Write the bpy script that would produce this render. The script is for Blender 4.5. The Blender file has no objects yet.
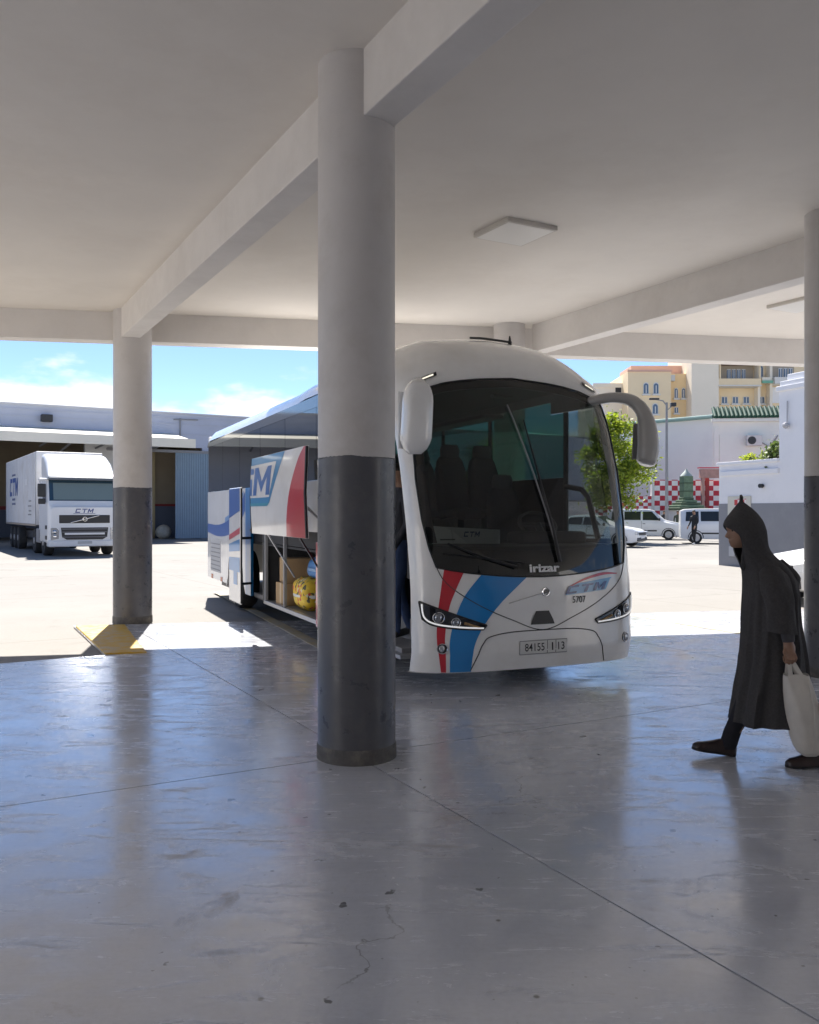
import bpy, bmesh, math, random
from mathutils import Vector, Matrix
import numpy as np

random.seed(7)
R = math.radians
PI = math.pi
SC = bpy.context.scene
COL = SC.collection

# ------------------------------------------------------------------ camera, sky, sun, exposure
CAM_H, FPX = 1.6, 880.0
cam_d = bpy.data.cameras.new('camera')
cam = bpy.data.objects.new('camera', cam_d)
COL.objects.link(cam)
cam.location = (0, 0, CAM_H)
cam.rotation_euler = (R(90), 0, 0)
cam_d.sensor_fit = 'VERTICAL'
cam_d.sensor_height = 36.0
cam_d.lens = FPX / 1024 * 36.0
cam_d.clip_start = 0.05
cam_d.clip_end = 3000
SC.camera = cam

SUN_EL = R(53)
SUN_DIR = Vector((-0.20, 1.0, 0)).normalized()          # towards the sun, on the ground
world = bpy.data.worlds.new('World')
SC.world = world
world.use_nodes = True
wn, wl = world.node_tree.nodes, world.node_tree.links
for n in list(wn): wn.remove(n)
w_out = wn.new('ShaderNodeOutputWorld')
w_bg = wn.new('ShaderNodeBackground'); w_bg.inputs['Strength'].default_value = 0.058
w_sky = wn.new('ShaderNodeTexSky'); w_sky.sky_type = 'NISHITA'; w_sky.sun_disc = False
w_sky.sun_elevation = SUN_EL
w_sky.sun_rotation = math.atan2(SUN_DIR.x, SUN_DIR.y)
w_sky.air_density = 0.6; w_sky.dust_density = 0.1; w_sky.ozone_density = 3.0; w_sky.altitude = 700
w_tc = wn.new('ShaderNodeTexCoord')
w_sep = wn.new('ShaderNodeSeparateXYZ'); wl.new(w_tc.outputs['Generated'], w_sep.inputs[0])
w_map = wn.new('ShaderNodeMapping'); w_map.inputs['Scale'].default_value = (1.0, 1.0, 2.6)
w_map.inputs['Location'].default_value = (3.7, 1.0, 0.215)
wl.new(w_tc.outputs['Generated'], w_map.inputs[0])
w_ns = wn.new('ShaderNodeTexNoise'); w_ns.inputs['Scale'].default_value = 5.5
w_ns.inputs['Detail'].default_value = 9; w_ns.inputs['Roughness'].default_value = 0.55
wl.new(w_map.outputs[0], w_ns.inputs['Vector'])
# cumulus banks lie low over the horizon all the way round
w_el = wn.new('ShaderNodeMapRange'); w_el.inputs[1].default_value = 0.02; w_el.inputs[2].default_value = 0.22
w_el.inputs[3].default_value = 0.20; w_el.inputs[4].default_value = -0.15
wl.new(w_sep.outputs['Z'], w_el.inputs[0])
w_add = wn.new('ShaderNodeMath'); w_add.operation = 'ADD'
wl.new(w_ns.outputs['Fac'], w_add.inputs[0]); wl.new(w_el.outputs[0], w_add.inputs[1])
w_th = wn.new('ShaderNodeMapRange'); w_th.interpolation_type = 'SMOOTHSTEP'
w_th.inputs[1].default_value = 0.53; w_th.inputs[2].default_value = 0.68
wl.new(w_add.outputs[0], w_th.inputs[0])
w_mix = wn.new('ShaderNodeMixRGB'); w_mix.inputs[2].default_value = (6.0, 6.1, 6.3, 1)
wl.new(w_th.outputs[0], w_mix.inputs[0]); wl.new(w_sky.outputs[0], w_mix.inputs[1])
wl.new(w_mix.outputs[0], w_bg.inputs['Color']); wl.new(w_bg.outputs[0], w_out.inputs['Surface'])

sun_d = bpy.data.lights.new('sun', 'SUN')
sun_d.energy = 3.2; sun_d.angle = R(0.53); sun_d.color = (1.0, 0.95, 0.88)
sun = bpy.data.objects.new('sun', sun_d); COL.objects.link(sun)
to_sun = Vector((SUN_DIR.x * math.cos(SUN_EL), SUN_DIR.y * math.cos(SUN_EL), math.sin(SUN_EL)))
sun.rotation_euler = to_sun.to_track_quat('Z', 'Y').to_euler()

SC.view_settings.view_transform = 'Standard'
SC.view_settings.look = 'None'
SC.view_settings.exposure = 1.9
SC.view_settings.gamma = 1.0
SC.view_settings.use_curve_mapping = False
SC.cycles.max_bounces = 10
SC.cycles.diffuse_bounces = 5
SC.cycles.glossy_bounces = 5
SC.cycles.transparent_max_bounces = 16
SC.cycles.sample_clamp_indirect = 6.0
SC.cycles.use_denoising = True

# ------------------------------------------------------------------ materials
MATS = {}

def M(name, col, rough=0.5, metal=0.0, var=0.0, scale=4.0, bump=0.0, bscale=60.0, coat=0.0, rvar=0.0, emit=None, estr=0.0,
      dirt=None, dscale=3.0, damt=0.5, dlo=0.5, dhi=0.75, spec=0.5):
    if name in MATS: return MATS[name]
    m = bpy.data.materials.new(name); m.use_nodes = True
    n, l = m.node_tree.nodes, m.node_tree.links
    b = n['Principled BSDF']
    b.inputs['Base Color'].default_value = (*col, 1)
    b.inputs['Roughness'].default_value = rough
    b.inputs['Metallic'].default_value = metal
    b.inputs['Coat Weight'].default_value = coat
    b.inputs['Coat Roughness'].default_value = 0.06
    b.inputs['Specular IOR Level'].default_value = spec
    tc = n.new('ShaderNodeTexCoord')
    cur = None
    if var > 0:
        ns = n.new('ShaderNodeTexNoise'); ns.inputs['Scale'].default_value = scale
        ns.inputs['Detail'].default_value = 8; ns.inputs['Roughness'].default_value = 0.62
        l.new(tc.outputs['Object'], ns.inputs['Vector'])
        mr = n.new('ShaderNodeMapRange'); mr.inputs[1].default_value = 0.25; mr.inputs[2].default_value = 0.75
        mr.inputs[3].default_value = 1 - var; mr.inputs[4].default_value = 1 + var
        l.new(ns.outputs['Fac'], mr.inputs[0])
        mx = n.new('ShaderNodeVectorMath'); mx.operation = 'SCALE'
        mx.inputs[0].default_value = col; l.new(mr.outputs[0], mx.inputs['Scale'])
        cur = mx.outputs[0]
        if rvar > 0:
            r2 = n.new('ShaderNodeMapRange'); r2.inputs[1].default_value = 0.3; r2.inputs[2].default_value = 0.7
            r2.inputs[3].default_value = max(0.02, rough - rvar); r2.inputs[4].default_value = min(1, rough + rvar)
            l.new(ns.outputs['Fac'], r2.inputs[0]); l.new(r2.outputs[0], b.inputs['Roughness'])
    if dirt:
        nd = n.new('ShaderNodeTexNoise'); nd.inputs['Scale'].default_value = dscale
        nd.inputs['Detail'].default_value = 10; nd.inputs['Roughness'].default_value = 0.7
        l.new(tc.outputs['Object'], nd.inputs['Vector'])
        md = n.new('ShaderNodeMapRange'); md.inputs[1].default_value = dlo; md.inputs[2].default_value = dhi
        md.inputs[4].default_value = damt
        l.new(nd.outputs['Fac'], md.inputs[0])
        mm = n.new('ShaderNodeMixRGB'); l.new(md.outputs[0], mm.inputs[0])
        if cur: l.new(cur, mm.inputs[1])
        else: mm.inputs[1].default_value = (*col, 1)
        mm.inputs[2].default_value = (*dirt, 1)
        cur = mm.outputs[0]
    if cur: l.new(cur, b.inputs['Base Color'])
    if bump > 0:
        nb = n.new('ShaderNodeTexNoise'); nb.inputs['Scale'].default_value = bscale; nb.inputs['Detail'].default_value = 6
        l.new(tc.outputs['Object'], nb.inputs['Vector'])
        bp = n.new('ShaderNodeBump'); bp.inputs['Strength'].default_value = bump; bp.inputs['Distance'].default_value = 0.01
        l.new(nb.outputs['Fac'], bp.inputs['Height']); l.new(bp.outputs[0], b.inputs['Normal'])
    if emit:
        b.inputs['Emission Color'].default_value = (*emit, 1); b.inputs['Emission Strength'].default_value = estr
    MATS[name] = m
    return m

def glass(name, tint, ior=1.5, rough=0.015):
    if name in MATS: return MATS[name]
    m = bpy.data.materials.new(name); m.use_nodes = True
    n, l = m.node_tree.nodes, m.node_tree.links
    n.remove(n['Principled BSDF'])
    t = n.new('ShaderNodeBsdfTransparent'); t.inputs[0].default_value = (*tint, 1)
    g = n.new('ShaderNodeBsdfGlossy'); g.inputs['Roughness'].default_value = rough
    f = n.new('ShaderNodeLayerWeight'); f.inputs[0].default_value = .5
    pw = n.new('ShaderNodeMath'); pw.operation = 'POWER'; pw.inputs[1].default_value = 5; l.new(f.outputs['Facing'], pw.inputs[0])
    ma = n.new('ShaderNodeMath'); ma.operation = 'MULTIPLY_ADD'; f0 = ((ior-1)/(ior+1))**2
    ma.inputs[1].default_value = 1-f0; ma.inputs[2].default_value = f0; l.new(pw.outputs[0], ma.inputs[0])
    mx = n.new('ShaderNodeMixShader')
    l.new(ma.outputs[0], mx.inputs[0]); l.new(t.outputs[0], mx.inputs[1]); l.new(g.outputs[0], mx.inputs[2])
    l.new(mx.outputs[0], n['Material Output'].inputs['Surface'])
    MATS[name] = m
    return m

def mat_floor():
    """worn grey epoxy-painted concrete"""
    m = bpy.data.materials.new('painted_concrete'); m.use_nodes = True
    n, l = m.node_tree.nodes, m.node_tree.links
    b = n['Principled BSDF']
    tc = n.new('ShaderNodeTexCoord')
    def noise(sc, det=8, ro=0.6, vec=None, dist=0.0):
        x = n.new('ShaderNodeTexNoise'); x.inputs['Scale'].default_value = sc; x.inputs['Detail'].default_value = det
        x.inputs['Roughness'].default_value = ro; x.inputs['Distortion'].default_value = dist
        l.new(vec or tc.outputs['Object'], x.inputs['Vector']); return x.outputs['Fac']
    def rng(s, a, b_, c, d, sm=False):
        x = n.new('ShaderNodeMapRange'); l.new(s, x.inputs[0])
        if sm: x.interpolation_type = 'SMOOTHSTEP'
        for i, v in enumerate((a, b_, c, d)): x.inputs[i + 1].default_value = v
        return x.outputs[0]
    def mix(f, a, c):
        x = n.new('ShaderNodeMixRGB'); l.new(f, x.inputs[0])
        if isinstance(a, tuple): x.inputs[1].default_value = (*a, 1)
        else: l.new(a, x.inputs[1])
        if isinstance(c, tuple): x.inputs[2].default_value = (*c, 1)
        else: l.new(c, x.inputs[2])
        return x.outputs[0]
    big = noise(0.55, 6, 0.55)
    med = noise(3.2, 10, 0.65, dist=0.6)
    fine = noise(38, 6, 0.7)
    spots = noise(8.5, 3, 0.5)
    c = mix(rng(big, .3, .7, 0, 1), (0.57, 0.59, 0.655), (0.655, 0.67, 0.72))
    c = mix(rng(med, .35, .7, 0, .55), c, (0.70, 0.71, 0.74))
    c = mix(rng(fine, .45, .75, 0, .30), c, (0.43, 0.44, 0.465))
    c = mix(rng(spots, .70, .72, 0, .8), c, (0.06, 0.058, 0.056))
    # long brush-like scuffs from trolleys and tyres
    mp = n.new('ShaderNodeMapping'); mp.inputs['Rotation'].default_value = (0, 0, R(38)); mp.inputs['Scale'].default_value = (1.0, 4.5, 1.0)
    l.new(tc.outputs['Object'], mp.inputs[0])
    scuff = noise(1.3, 8, 0.75, mp.outputs[0], 1.2)
    sc2 = rng(scuff, .57, .68, 0, .75, True)
    c = mix(sc2, c, (0.38, 0.37, 0.36))
    mp2 = n.new('ShaderNodeMapping'); mp2.inputs['Rotation'].default_value = (0, 0, R(-27)); mp2.inputs['Scale'].default_value = (1.2, 8.0, 1.0)
    l.new(tc.outputs['Object'], mp2.inputs[0])
    scr = noise(2.6, 6, 0.8, mp2.outputs[0], 0.8)
    c = mix(rng(scr, .64, .72, 0, .4), c, (0.66, 0.66, 0.66))
    vo = n.new('ShaderNodeTexVoronoi'); vo.inputs['Scale'].default_value = 3.2; vo.inputs['Randomness'].default_value = 1.0
    l.new(tc.outputs['Object'], vo.inputs['Vector'])
    c = mix(rng(vo.outputs['Distance'], .022, .045, .85, 0), c, (0.07, 0.065, 0.062))
    vo2 = n.new('ShaderNodeTexVoronoi'); vo2.inputs['Scale'].default_value = 9.0
    l.new(tc.outputs['Object'], vo2.inputs['Vector'])
    c = mix(rng(vo2.outputs['Distance'], .03, .06, .5, 0), c, (0.16, 0.155, 0.15))
    # hairline cracks, broken up
    vc = n.new('ShaderNodeTexVoronoi'); vc.feature = 'DISTANCE_TO_EDGE'; vc.inputs['Scale'].default_value = .62
    wob = n.new('ShaderNodeVectorMath'); wob.operation = 'ADD'
    wn_ = n.new('ShaderNodeTexNoise'); wn_.inputs['Scale'].default_value = 2.5; wn_.inputs['Detail'].default_value = 6
    l.new(tc.outputs['Object'], wn_.inputs['Vector']); l.new(tc.outputs['Object'], wob.inputs[0]); l.new(wn_.outputs['Color'], wob.inputs[1])
    l.new(wob.outputs[0], vc.inputs['Vector'])
    ck = n.new('ShaderNodeMath'); ck.operation = 'MULTIPLY'
    l.new(rng(vc.outputs['Distance'], .001, .006, .8, 0), ck.inputs[0]); l.new(rng(big, .50, .60, 0, 1), ck.inputs[1])
    c = mix(ck.outputs[0], c, (0.15, 0.145, 0.14))
    # brown worn patches where the paint has gone
    worn = noise(0.9, 10, 0.75, dist=1.5)
    c = mix(rng(worn, .60, .70, 0, .8), c, (0.34, 0.30, 0.27))
    l.new(c, b.inputs['Base Color'])
    r = n.new('ShaderNodeMath'); r.operation = 'ADD'
    l.new(rng(med, .35, .68, .11, .30), r.inputs[0]); l.new(rng(worn, .60, .74, 0, .3), r.inputs[1])
    r2 = n.new('ShaderNodeMath'); r2.operation = 'ADD'; l.new(r.outputs[0], r2.inputs[0]); l.new(rng(scuff, .52, .66, 0, .22), r2.inputs[1])
    l.new(r2.outputs[0], b.inputs['Roughness']); l.new(r2.outputs[0], b.inputs['Coat Roughness'])
    l.new(rng(scr, .40, .62, .75, .25), b.inputs['Coat Weight'])
    b.inputs['IOR'].default_value = 1.75
    b.inputs['Specular IOR Level'].default_value = 0.6
    bp = n.new('ShaderNodeBump'); bp.inputs['Strength'].default_value = 0.10; bp.inputs['Distance'].default_value = 0.02
    hh = n.new('ShaderNodeMath'); hh.operation = 'ADD'
    l.new(noise(2.2, 4, 0.5), hh.inputs[0]); l.new(rng(fine, 0, 1, 0, .12), hh.inputs[1])
    l.new(hh.outputs[0], bp.inputs['Height']); l.new(bp.outputs[0], b.inputs['Normal'])
    return m

def mat_yard():
    m = bpy.data.materials.new('yard_concrete'); m.use_nodes = True
    n, l = m.node_tree.nodes, m.node_tree.links
    b = n['Principled BSDF']; b.inputs['Roughness'].default_value = 0.85
    tc = n.new('ShaderNodeTexCoord')
    def noise(sc, det, ro, dist=0):
        x = n.new('ShaderNodeTexNoise'); x.inputs['Scale'].default_value = sc; x.inputs['Detail'].default_value = det
        x.inputs['Roughness'].default_value = ro; x.inputs['Distortion'].default_value = dist
        l.new(tc.outputs['Object'], x.inputs['Vector']); return x.outputs['Fac']
    def mix(f, lo, hi, amt, a, c):
        r = n.new('ShaderNodeMapRange'); l.new(f, r.inputs[0]); r.inputs[1].default_value = lo; r.inputs[2].default_value = hi; r.inputs[4].default_value = amt
        x = n.new('ShaderNodeMixRGB'); l.new(r.outputs[0], x.inputs[0])
        if isinstance(a, tuple): x.inputs[1].default_value = (*a, 1)
        else: l.new(a, x.inputs[1])
        x.inputs[2].default_value = (*c, 1); return x.outputs[0]
    c = mix(noise(.25, 8, .6), .3, .7, 1, (0.215, 0.203, 0.186), (0.26, 0.247, 0.226))
    c = mix(noise(1.7, 10, .7, .8), .55, .75, .5, c, (0.155, 0.143, 0.128))
    c = mix(noise(30, 4, .6), .4, .7, .25, c, (0.175, 0.165, 0.15))
    c = mix(noise(.6, 5, .5, 1.5), .62, .70, .6, c, (0.15, 0.138, 0.125))
    # cast-in joints of the yard slabs
    br = n.new('ShaderNodeTexBrick'); br.offset = 0.0; br.inputs['Scale'].default_value = 1.0
    br.inputs['Brick Width'].default_value = 6.0; br.inputs['Row Height'].default_value = 6.0; br.inputs['Mortar Size'].default_value = 0.03
    br.inputs['Mortar Smooth'].default_value = 0.6
    mp = n.new('ShaderNodeMapping'); mp.inputs['Rotation'].default_value = (0, 0, R(-30)); l.new(tc.outputs['Object'], mp.inputs[0])
    l.new(mp.outputs[0], br.inputs['Vector'])
    c = mix(br.outputs['Fac'], 0, 1, .6, c, (0.155, 0.143, 0.128))
    l.new(c, b.inputs['Base Color'])
    bp = n.new('ShaderNodeBump'); bp.inputs['Strength'].default_value = .25; bp.inputs['Distance'].default_value = .02
    l.new(noise(25, 6, .7), bp.inputs['Height']); l.new(bp.outputs[0], b.inputs['Normal'])
    return m

def mat_checker(name, c1, c2, sx, sy, axes='XZ'):
    m = bpy.data.materials.new(name); m.use_nodes = True
    n, l = m.node_tree.nodes, m.node_tree.links
    b = n['Principled BSDF']; b.inputs['Roughness'].default_value = .6
    tc = n.new('ShaderNodeTexCoord'); mp = n.new('ShaderNodeMapping')
    mp.inputs['Scale'].default_value = (sx, 0.0001, sy) if axes == 'XZ' else (0.0001, sx, sy)
    mp.inputs['Location'].default_value = (.011, .013, .017)
    ck = n.new('ShaderNodeTexChecker'); ck.inputs['Scale'].default_value = 1
    ck.inputs['Color1'].default_value = (*c1, 1); ck.inputs['Color2'].default_value = (*c2, 1)
    l.new(tc.outputs['Object'], mp.inputs[0]); l.new(mp.outputs[0], ck.inputs['Vector'])
    ns = n.new('ShaderNodeTexNoise'); ns.inputs['Scale'].default_value = 3; ns.inputs['Detail'].default_value = 6
    l.new(tc.outputs['Object'], ns.inputs['Vector'])
    mr = n.new('ShaderNodeMapRange'); mr.inputs[3].default_value = .8; mr.inputs[4].default_value = 1.15; l.new(ns.outputs['Fac'], mr.inputs[0])
    sc = n.new('ShaderNodeVectorMath'); sc.operation = 'SCALE'; l.new(ck.outputs[0], sc.inputs[0]); l.new(mr.outputs[0], sc.inputs['Scale'])
    l.new(sc.outputs[0], b.inputs['Base Color'])
    return m

# ------------------------------------------------------------------ mesh helpers
class MB:
    def __init__(s): s.v, s.f, s.m = [], [], []
    def add(s, vs, fs, mi=0):
        o = len(s.v); s.v += [tuple(p) for p in vs]
        for f in fs: s.f.append(tuple(i + o for i in f)); s.m.append(mi)
        return s
    def box(s, x0, x1, y0, y1, z0, z1, mi=0):
        return s.add([(x0,y0,z0),(x1,y0,z0),(x1,y1,z0),(x0,y1,z0),(x0,y0,z1),(x1,y0,z1),(x1,y1,z1),(x0,y1,z1)],
                     [(3,2,1,0),(4,5,6,7),(0,1,5,4),(1,2,6,5),(2,3,7,6),(3,0,4,7)], mi)
    def loft(s, rings, closed=True, caps=True, mi=0):
        n = len(rings[0]); vs = [p for r in rings for p in r]; fs = []
        for k in range(len(rings) - 1):
            for i in range(n if closed else n - 1):
                j = (i + 1) % n
                fs.append((k*n+i, k*n+j, (k+1)*n+j, (k+1)*n+i))
        if caps and closed:
            fs.append(tuple(reversed(range(n)))); fs.append(tuple(range((len(rings)-1)*n, len(rings)*n)))
        return s.add(vs, fs, mi)
    def tube(s, path, rad, n=10, mi=0, flat=1.0, up=None):
        P = [Vector(p) for p in path]; rings = []
        if not isinstance(rad, (list, tuple)): rad = [rad] * len(P)
        ref = Vector(up) if up else None
        for i, p in enumerate(P):
            d = (P[min(i+1, len(P)-1)] - P[max(i-1, 0)]).normalized()
            if ref is None:
                a = d.orthogonal().normalized()
            else:
                a = ref - d * ref.dot(d); a.normalize()
            ref = a
            b = d.cross(a)
            rings.append([p + a * (rad[i] * math.cos(2*PI*k/n)) + b * (rad[i] * flat * math.sin(2*PI*k/n)) for k in range(n)])
        return s.loft(rings, mi=mi)
    def lathe(s, prof, axis='Z', org=(0,0,0), n=32, mi=0):
        rings = []
        for r, h in prof:
            ring = []
            for k in range(n):
                a = 2*PI*k/n; c, q = r*math.cos(a), r*math.sin(a)
                p = (c, q, h) if axis == 'Z' else ((h, c, q) if axis == 'X' else (q, h, c))
                ring.append((p[0]+org[0], p[1]+org[1], p[2]+org[2]))
            rings.append(ring)
        return s.loft(rings, mi=mi)
    def prism(s, poly, d0, d1, axis='Z', mi=0):
        """poly in the two axes other than `axis` (X: y,z  Y: x,z  Z: x,y)"""
        def pt(a, b, d): return (a, b, d) if axis == 'Z' else ((d, a, b) if axis == 'X' else (a, d, b))
        n = len(poly)
        vs = [pt(a, b, d0) for a, b in poly] + [pt(a, b, d1) for a, b in poly]
        fs = [tuple(reversed(range(n))), tuple(range(n, 2*n))] + [(i, (i+1) % n, n+(i+1) % n, n+i) for i in range(n)]
        return s.add(vs, fs, mi)
    def grid(s, fn, nu, nv, mi=0):
        vs = [fn(i/nu, j/nv) for j in range(nv+1) for i in range(nu+1)]
        fs = [(j*(nu+1)+i, j*(nu+1)+i+1, (j+1)*(nu+1)+i+1, (j+1)*(nu+1)+i) for j in range(nv) for i in range(nu)]
        return s.add(vs, fs, mi)
    def ball(s, c, r, n=12, mi=0):
        rx, ry, rz = r if isinstance(r, tuple) else (r, r, r)
        rings = [[(c[0]+rx*math.sin(t)*math.cos(2*PI*k/n), c[1]+ry*math.sin(t)*math.sin(2*PI*k/n), c[2]-rz*math.cos(t)) for k in range(n)]
                 for t in [PI*(j+.001)/(n//2+.002) for j in range(n//2+1)]]
        return s.loft(rings, mi=mi)
    def mesh(s, name, mats, smooth=False):
        me = bpy.data.meshes.new(name); me.from_pydata(s.v, [], s.f)
        for m in (mats if isinstance(mats, (list, tuple)) else [mats]): me.materials.append(m)
        me.polygons.foreach_set('material_index', s.m)
        bm = bmesh.new(); bm.from_mesh(me); bmesh.ops.recalc_face_normals(bm, faces=bm.faces); bm.to_mesh(me); bm.free()
        if smooth:
            me.polygons.foreach_set('use_smooth', [True]*len(me.polygons))
            try: me.set_sharp_from_angle(angle=R(smooth if smooth is not True else 40))
            except Exception: pass
        me.update()
        return me
    def build(s, name, mats, parent=None, smooth=False, bevel=0, bseg=2):
        o = bpy.data.objects.new(name, s.mesh(name, mats, smooth)); COL.objects.link(o)
        if parent: o.parent = parent
        if bevel:
            b = o.modifiers.new('bevel', 'BEVEL'); b.width = bevel; b.segments = bseg; b.limit_method = 'ANGLE'; b.angle_limit = R(40)
            b.harden_normals = False
        return o

def tag(o, label, cat, group=None):
    o['label'] = label; o['category'] = cat
    if group: o['group'] = group
    return o
def struct(o): o['kind'] = 'structure'; return o
def empty(name, loc=(0,0,0), rz=0):
    e = bpy.data.objects.new(name, None); COL.objects.link(e); e.location = loc; e.rotation_euler = (0,0,rz); e.empty_display_size = .2
    return e
def bx(name, mat, parent, x0, x1, y0, y1, z0, z1, bevel=0):
    return MB().box(x0,x1,y0,y1,z0,z1).build(name, mat, parent, bevel=bevel)
def interp(x, xs, ys):
    return float(np.interp(x, xs, ys))
def ground(px, py):
    """a point of the floor: distance from how far below the horizon it is seen"""
    Y = CAM_H * FPX / (py - 512.0); return Vector(((px - 409.5) / FPX * Y, Y, 0))
def at(px, py, Y):
    return Vector(((px - 409.5) / FPX * Y, Y, CAM_H + (512.0 - py) / FPX * Y))
def text_geo(body, size=1.0, shear=0.0, bold=0.0, space=1.0):
    cu = bpy.data.curves.new('t', 'FONT'); cu.body = body; cu.size = size; cu.shear = shear; cu.offset = bold
    cu.space_character = space; cu.resolution_u = 4; cu.fill_mode = 'FRONT'
    ob = bpy.data.objects.new('t', cu); COL.objects.link(ob)
    dg = bpy.context.evaluated_depsgraph_get(); dg.update()
    me = bpy.data.meshes.new_from_object(ob.evaluated_get(dg))
    vs = [tuple(v.co) for v in me.vertices]; fs = [tuple(p.vertices) for p in me.polygons]
    bpy.data.objects.remove(ob); bpy.data.curves.remove(cu); bpy.data.meshes.remove(me)
    xs = [v[0] for v in vs]; ys = [v[1] for v in vs]
    x0, y0, w, h = min(xs), min(ys), max(xs)-min(xs), max(ys)-min(ys)
    return [((x-x0)/w, (y-y0)/h) for x, y, _ in vs], fs     # normalised to the unit box
def text_obj(name, body, fn, mat, parent, **k):
    if body == 'CTM': return ctm_letters(name, fn, mat, parent)
    vs, fs = text_geo(body, **k)
    return MB().add([fn(a, b) for a, b in vs], fs).build(name, mat, parent)
def ctm_geo(word='CTM', shear=.22, w=.20):
    """angular block letters in a unit box"""
    P = {'C': [[(0,0),(w,0),(w,.24),(0,.24)], [(0,.24),(w,.24),(w,.76),(0,.76)], [(0,.76),(w,.76),(w,1),(0,1)], [(w,0),(.9,0),(.9,.24),(w,.24)], [(w,.76),(.9,.76),(.9,1),(w,1)]],
         'T': [[(0,.76),(.5-w/2,.76),(.5-w/2,1),(0,1)], [(.5-w/2,.76),(.5+w/2,.76),(.5+w/2,1),(.5-w/2,1)], [(.5+w/2,.76),(1,.76),(1,1),(.5+w/2,1)], [(.5-w/2,0),(.5+w/2,0),(.5+w/2,.76),(.5-w/2,.76)]],
         'M': [[(0,0),(w,0),(w,1),(0,1)], [(1-w,0),(1,0),(1,1),(1-w,1)], [(w,.62),(.5,.10),(.5,.48),(w,1)], [(.5,.10),(1-w,.62),(1-w,1),(.5,.48)]]}
    vs, fs = [], []; n = len(word); cw = 1/(n+(n-1)*.16)
    for i, ch in enumerate(word):
        for q in P[ch]:
            for a in range(3):
                for b in range(6):
                    o = len(vs)
                    for da, db in ((0,0),(1,0),(1,1),(0,1)):
                        p, r = (a+da)/3, (b+db)/6
                        x = (q[0][0]*(1-p)+q[1][0]*p)*(1-r)+(q[3][0]*(1-p)+q[2][0]*p)*r; y = (q[0][1]*(1-p)+q[1][1]*p)*(1-r)+(q[3][1]*(1-p)+q[2][1]*p)*r
                        vs.append((x*cw + i*cw*1.16, y))
                    fs.append((o,o+1,o+2,o+3))
    vs = [(x + shear*(y-.5)*cw, y) for x, y in vs]
    return vs, fs
def ctm_letters(name, fn, mat, parent, word='CTM', **k):
    vs, fs = ctm_geo(word, **k); per = {}
    cw = 1/(len(word)+(len(word)-1)*.16)
    for f in fs:
        x = sum(vs[i][0] for i in f)/4; per.setdefault(int((x+.05*cw)/(cw*1.16)), []).append(f)
    for i in sorted(per):
        mp, pts, fl_ = {}, [], []
        for f in per[i]:
            g = []
            for j in f:
                key = (round(vs[j][0], 5), round(vs[j][1], 5))
                if key not in mp: mp[key] = len(pts); pts.append(vs[j])
                g.append(mp[key])
            fl_.append(tuple(g))
        MB().add([fn(*p) for p in pts], fl_).build(name, mat, parent)
def skin_geo(verts, edges, radii, root=0, sub=2):
    me = bpy.data.meshes.new('s'); me.from_pydata([tuple(v) for v in verts], edges, [])
    ob = bpy.data.objects.new('s', me); COL.objects.link(ob)
    sk = ob.modifiers.new('skin', 'SKIN'); sk.use_smooth_shade = True; sk.branch_smoothing = .6
    for i, r in enumerate(radii):
        me.skin_vertices[0].data[i].radius = (r, r) if not isinstance(r, tuple) else r
        me.skin_vertices[0].data[i].use_root = (i == root)
    ss = ob.modifiers.new('sub', 'SUBSURF'); ss.levels = sub; ss.render_levels = sub
    dg = bpy.context.evaluated_depsgraph_get(); dg.update()
    m2 = bpy.data.meshes.new_from_object(ob.evaluated_get(dg))
    vs = [tuple(v.co) for v in m2.vertices]; fs = [tuple(p.vertices) for p in m2.polygons]
    bpy.data.objects.remove(ob); bpy.data.meshes.remove(me); bpy.data.meshes.remove(m2)
    return vs, fs
def clip(poly, a, b):
    """keep the part of a convex polygon left of the line a->b"""
    out = []; side = lambda p: (b[0]-a[0])*(p[1]-a[1]) - (b[1]-a[1])*(p[0]-a[0])
    for i, p in enumerate(poly):
        q = poly[(i+1) % len(poly)]; sp, sq = side(p), side(q)
        if sp >= 0: out.append(p)
        if (sp >= 0) != (sq >= 0):
            t = sp/(sp-sq); out.append((p[0]+t*(q[0]-p[0]), p[1]+t*(q[1]-p[1])))
    return out

# colours of the place
m_floor = mat_floor(); m_yard = mat_yard()
m_ceil = M('ceiling_paint', (0.78, 0.73, 0.665), .75, var=.05, scale=.8, bump=.05, bscale=90, dirt=(0.68,0.62,0.55), dscale=.55, damt=.6)
m_beam = M('beam_paint', (0.72, 0.685, 0.65), .7, var=.06, scale=2, bump=.08, bscale=60, dirt=(.60,.56,.52), dscale=1.3, damt=.6)
m_coltop = M('column_paint', (0.60, 0.57, 0.55), .5, var=.05, scale=3, bump=.04, bscale=50, dirt=(0.47,0.435,0.40), dscale=2.4, damt=.65)
m_coldark = M('column_dark_paint', (0.085, 0.085, 0.095), .33, var=.12, scale=5, bump=.03, bscale=40, dirt=(0.20,0.185,0.175), dscale=6, damt=.42, dlo=.5, dhi=.8, rvar=.12)
m_skirt = M('column_skirt_mat', (0.10, 0.095, 0.09), .7, var=.35, scale=14, bump=.4, bscale=60, dirt=(0.27,0.23,0.19), dscale=9, damt=.7)
m_white = M('white_paint', (0.80, 0.80, 0.80), .35, coat=.3)
m_buswhite = M('bus_white', (0.87, 0.865, 0.85), .24, coat=.8, var=.04, scale=3, dirt=(.72,.69,.64), dscale=2.2, damt=.5, dlo=.5, dhi=.75)
m_black = M('black_plastic', (0.018, 0.018, 0.02), .4)
m_blackgloss = M('black_gloss', (0.012, 0.012, 0.014), .08, coat=.5)
m_red = M('bus_red', (0.55, 0.012, 0.028), .3, coat=.6)
m_blue = M('bus_blue', (0.008, 0.22, 0.58), .3, coat=.6)
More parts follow.
